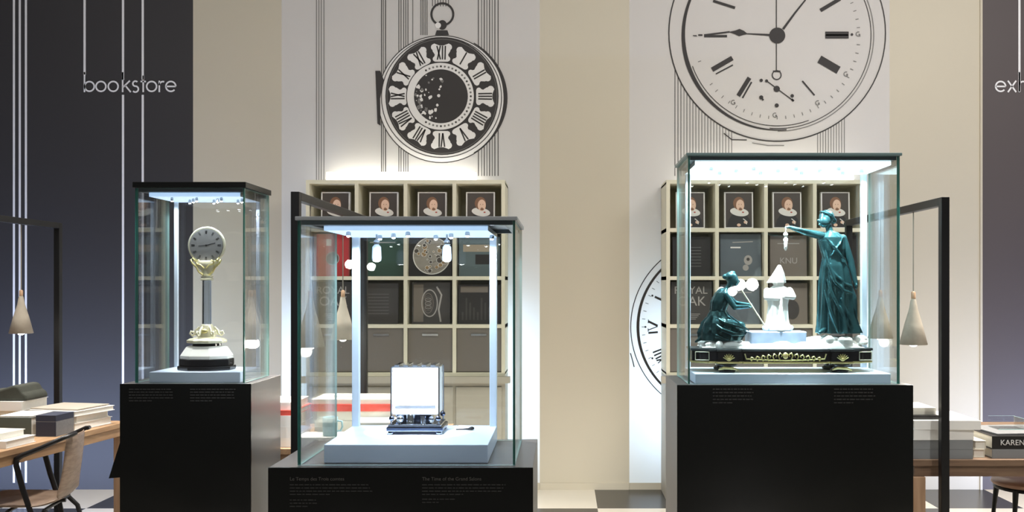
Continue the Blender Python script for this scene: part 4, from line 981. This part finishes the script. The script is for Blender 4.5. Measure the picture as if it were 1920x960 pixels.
# ------------------------------------------------------------------ armchair (faces left, back to the right)
def chair(loc, rz):
    t = thing('armchair', 'plywood armchair with black tubular arms at the left table', 'chair', loc, rz)
    # local: faces -x ; seat z .47
    prof = [(-.27, .462), (-.25, .476), (-.12, .470), (.0, .462), (.06, .466), (.11, .488), (.130, .540), (.145, .62), (.156, .72), (.162, .795)]
    halfw = [.165, .18, .18, .18, .17, .155, .135, .125, .125, .12]
    vs = []; n = 9
    for (x, z), hw in zip(prof, halfw):
        for k in range(n):
            u = -1+2*k/(n-1); vs.append((x-(.018*u*u if z > .52 else 0), u*hw, z+(.012*u*u if z < .52 else 0)))
    fs = [(i*n+k, i*n+k+1, (i+1)*n+k+1, (i+1)*n+k) for i in range(len(prof)-1) for k in range(n-1)]
    split = 5
    a = MB().add(vs[:(split+1)*n], [f for f in fs if max(f) < (split+1)*n], M_ply, True).build('seat', t)
    b_ = MB().add(vs[split*n:], [tuple(i-split*n for i in f) for f in fs if min(f) >= split*n], M_ply, True).build('backrest', t)
    for o in (a, b_):
        s_ = o.modifiers.new('solid', 'SOLIDIFY'); s_.thickness = .012; s_.offset = 0; ss = o.modifiers.new('sub', 'SUBSURF'); ss.levels = 1; ss.render_levels = 2
    for sy in (-1, 1):
        y = sy*.17
        MB().tube([(.172, sy*.08, .80), (.168, sy*.12, .798), (.14, y, .790), (.05, y, .748), (-.03, y, .716), (-.055, y, .70), (-.058, y, .672), (-.03, y, .56), (.01, y, .43), (.05, y*1.02, .20), (.08, y*1.05, .0)], [.009, .010, .011, .011, .012, .014, .013, .013, .012, .011, .010], M_blk, 10).build('arm', t)
        MB().tube([(.055, y*.9, .452), (.10, y*.95, .40), (.20, y*1.05, .0)], .011, M_blk, 10).build('rear_leg', t)
    MB().tube([(-.10, -.16, .452), (-.10, .16, .452)], .009, M_blk, 8).tube([(.06, -.16, .452), (.06, .16, .452)], .009, M_blk, 8).tube([(-.22, .0, .456), (.10, 0, .462)], .009, M_blk, 8).build('seat_frame', t)
    return t
chair((-2.53, 4.42, 0), R(10))
def stool(label, x, y, H=.49, r=.2, group=None):
    t = thing('stool', label, 'stool', (x, y, 0))
    MB().lathe([(r-.01, H-.022), (r, H-.012), (r-.004, H), (0, H-.006)], mat('pink_oak', (.58, .36, .26), .4, noise=.1, nscale=20), 36).build('seat', t)
    MB().tube([((r-.02)*cos(2*pi*k/32), (r-.02)*sin(2*pi*k/32), H-.033) for k in range(32)], .010, M_blk, 8, closed=True).build('rim', t)
    for k in range(4):
        a = pi/4+k*pi/2; MB().tube([((r-.025)*cos(a), (r-.025)*sin(a), H-.03), ((r-.01)*cos(a), (r-.01)*sin(a), H-.16), ((r+.02)*cos(a), (r+.02)*sin(a), 0)], [.016, .011, .010], M_blk, 10).build('leg', t)
    return t
stool('round pink oak stool with black legs under the right table at picture edge', 2.475, 4.85, .47, .17)

# ------------------------------------------------------------------ globes on stands added behind the viewer to make reflections in the glass
def globe(x, y, z, r, lab):
    t = thing('reflection_globe', lab, 'reflection helper', (x, y, 0))
    MB().lathe([(.14, 0), (.14, .015), (.02, .025)], M_blk, 28).build('base', t)
    MB().tube([(0, 0, .02), (0, 0, z-r)], .010, M_blk, 10).build('pole', t)
    MB().ell((0, 0, z), r, mat('reflection_globe_glow', (1, 1, 1), .5, emit=(1, .98, .95), estr=70)).build('globe', t)
globe(2.2, -3.0, 1.54, .075, 'tall globe added behind the viewer to the right to reflect in the glass'); globe(1.98, -3.05, 1.46, .055, 'smaller globe added beside the taller one on the right to reflect in the glass'); globe(-2.25, -2.95, 1.75, .05, 'globe added behind the viewer to the left to reflect in the glass')
globe(-3.55, -3.0, 1.67, .05, 'globe added farthest left behind the viewer to reflect in the glass')
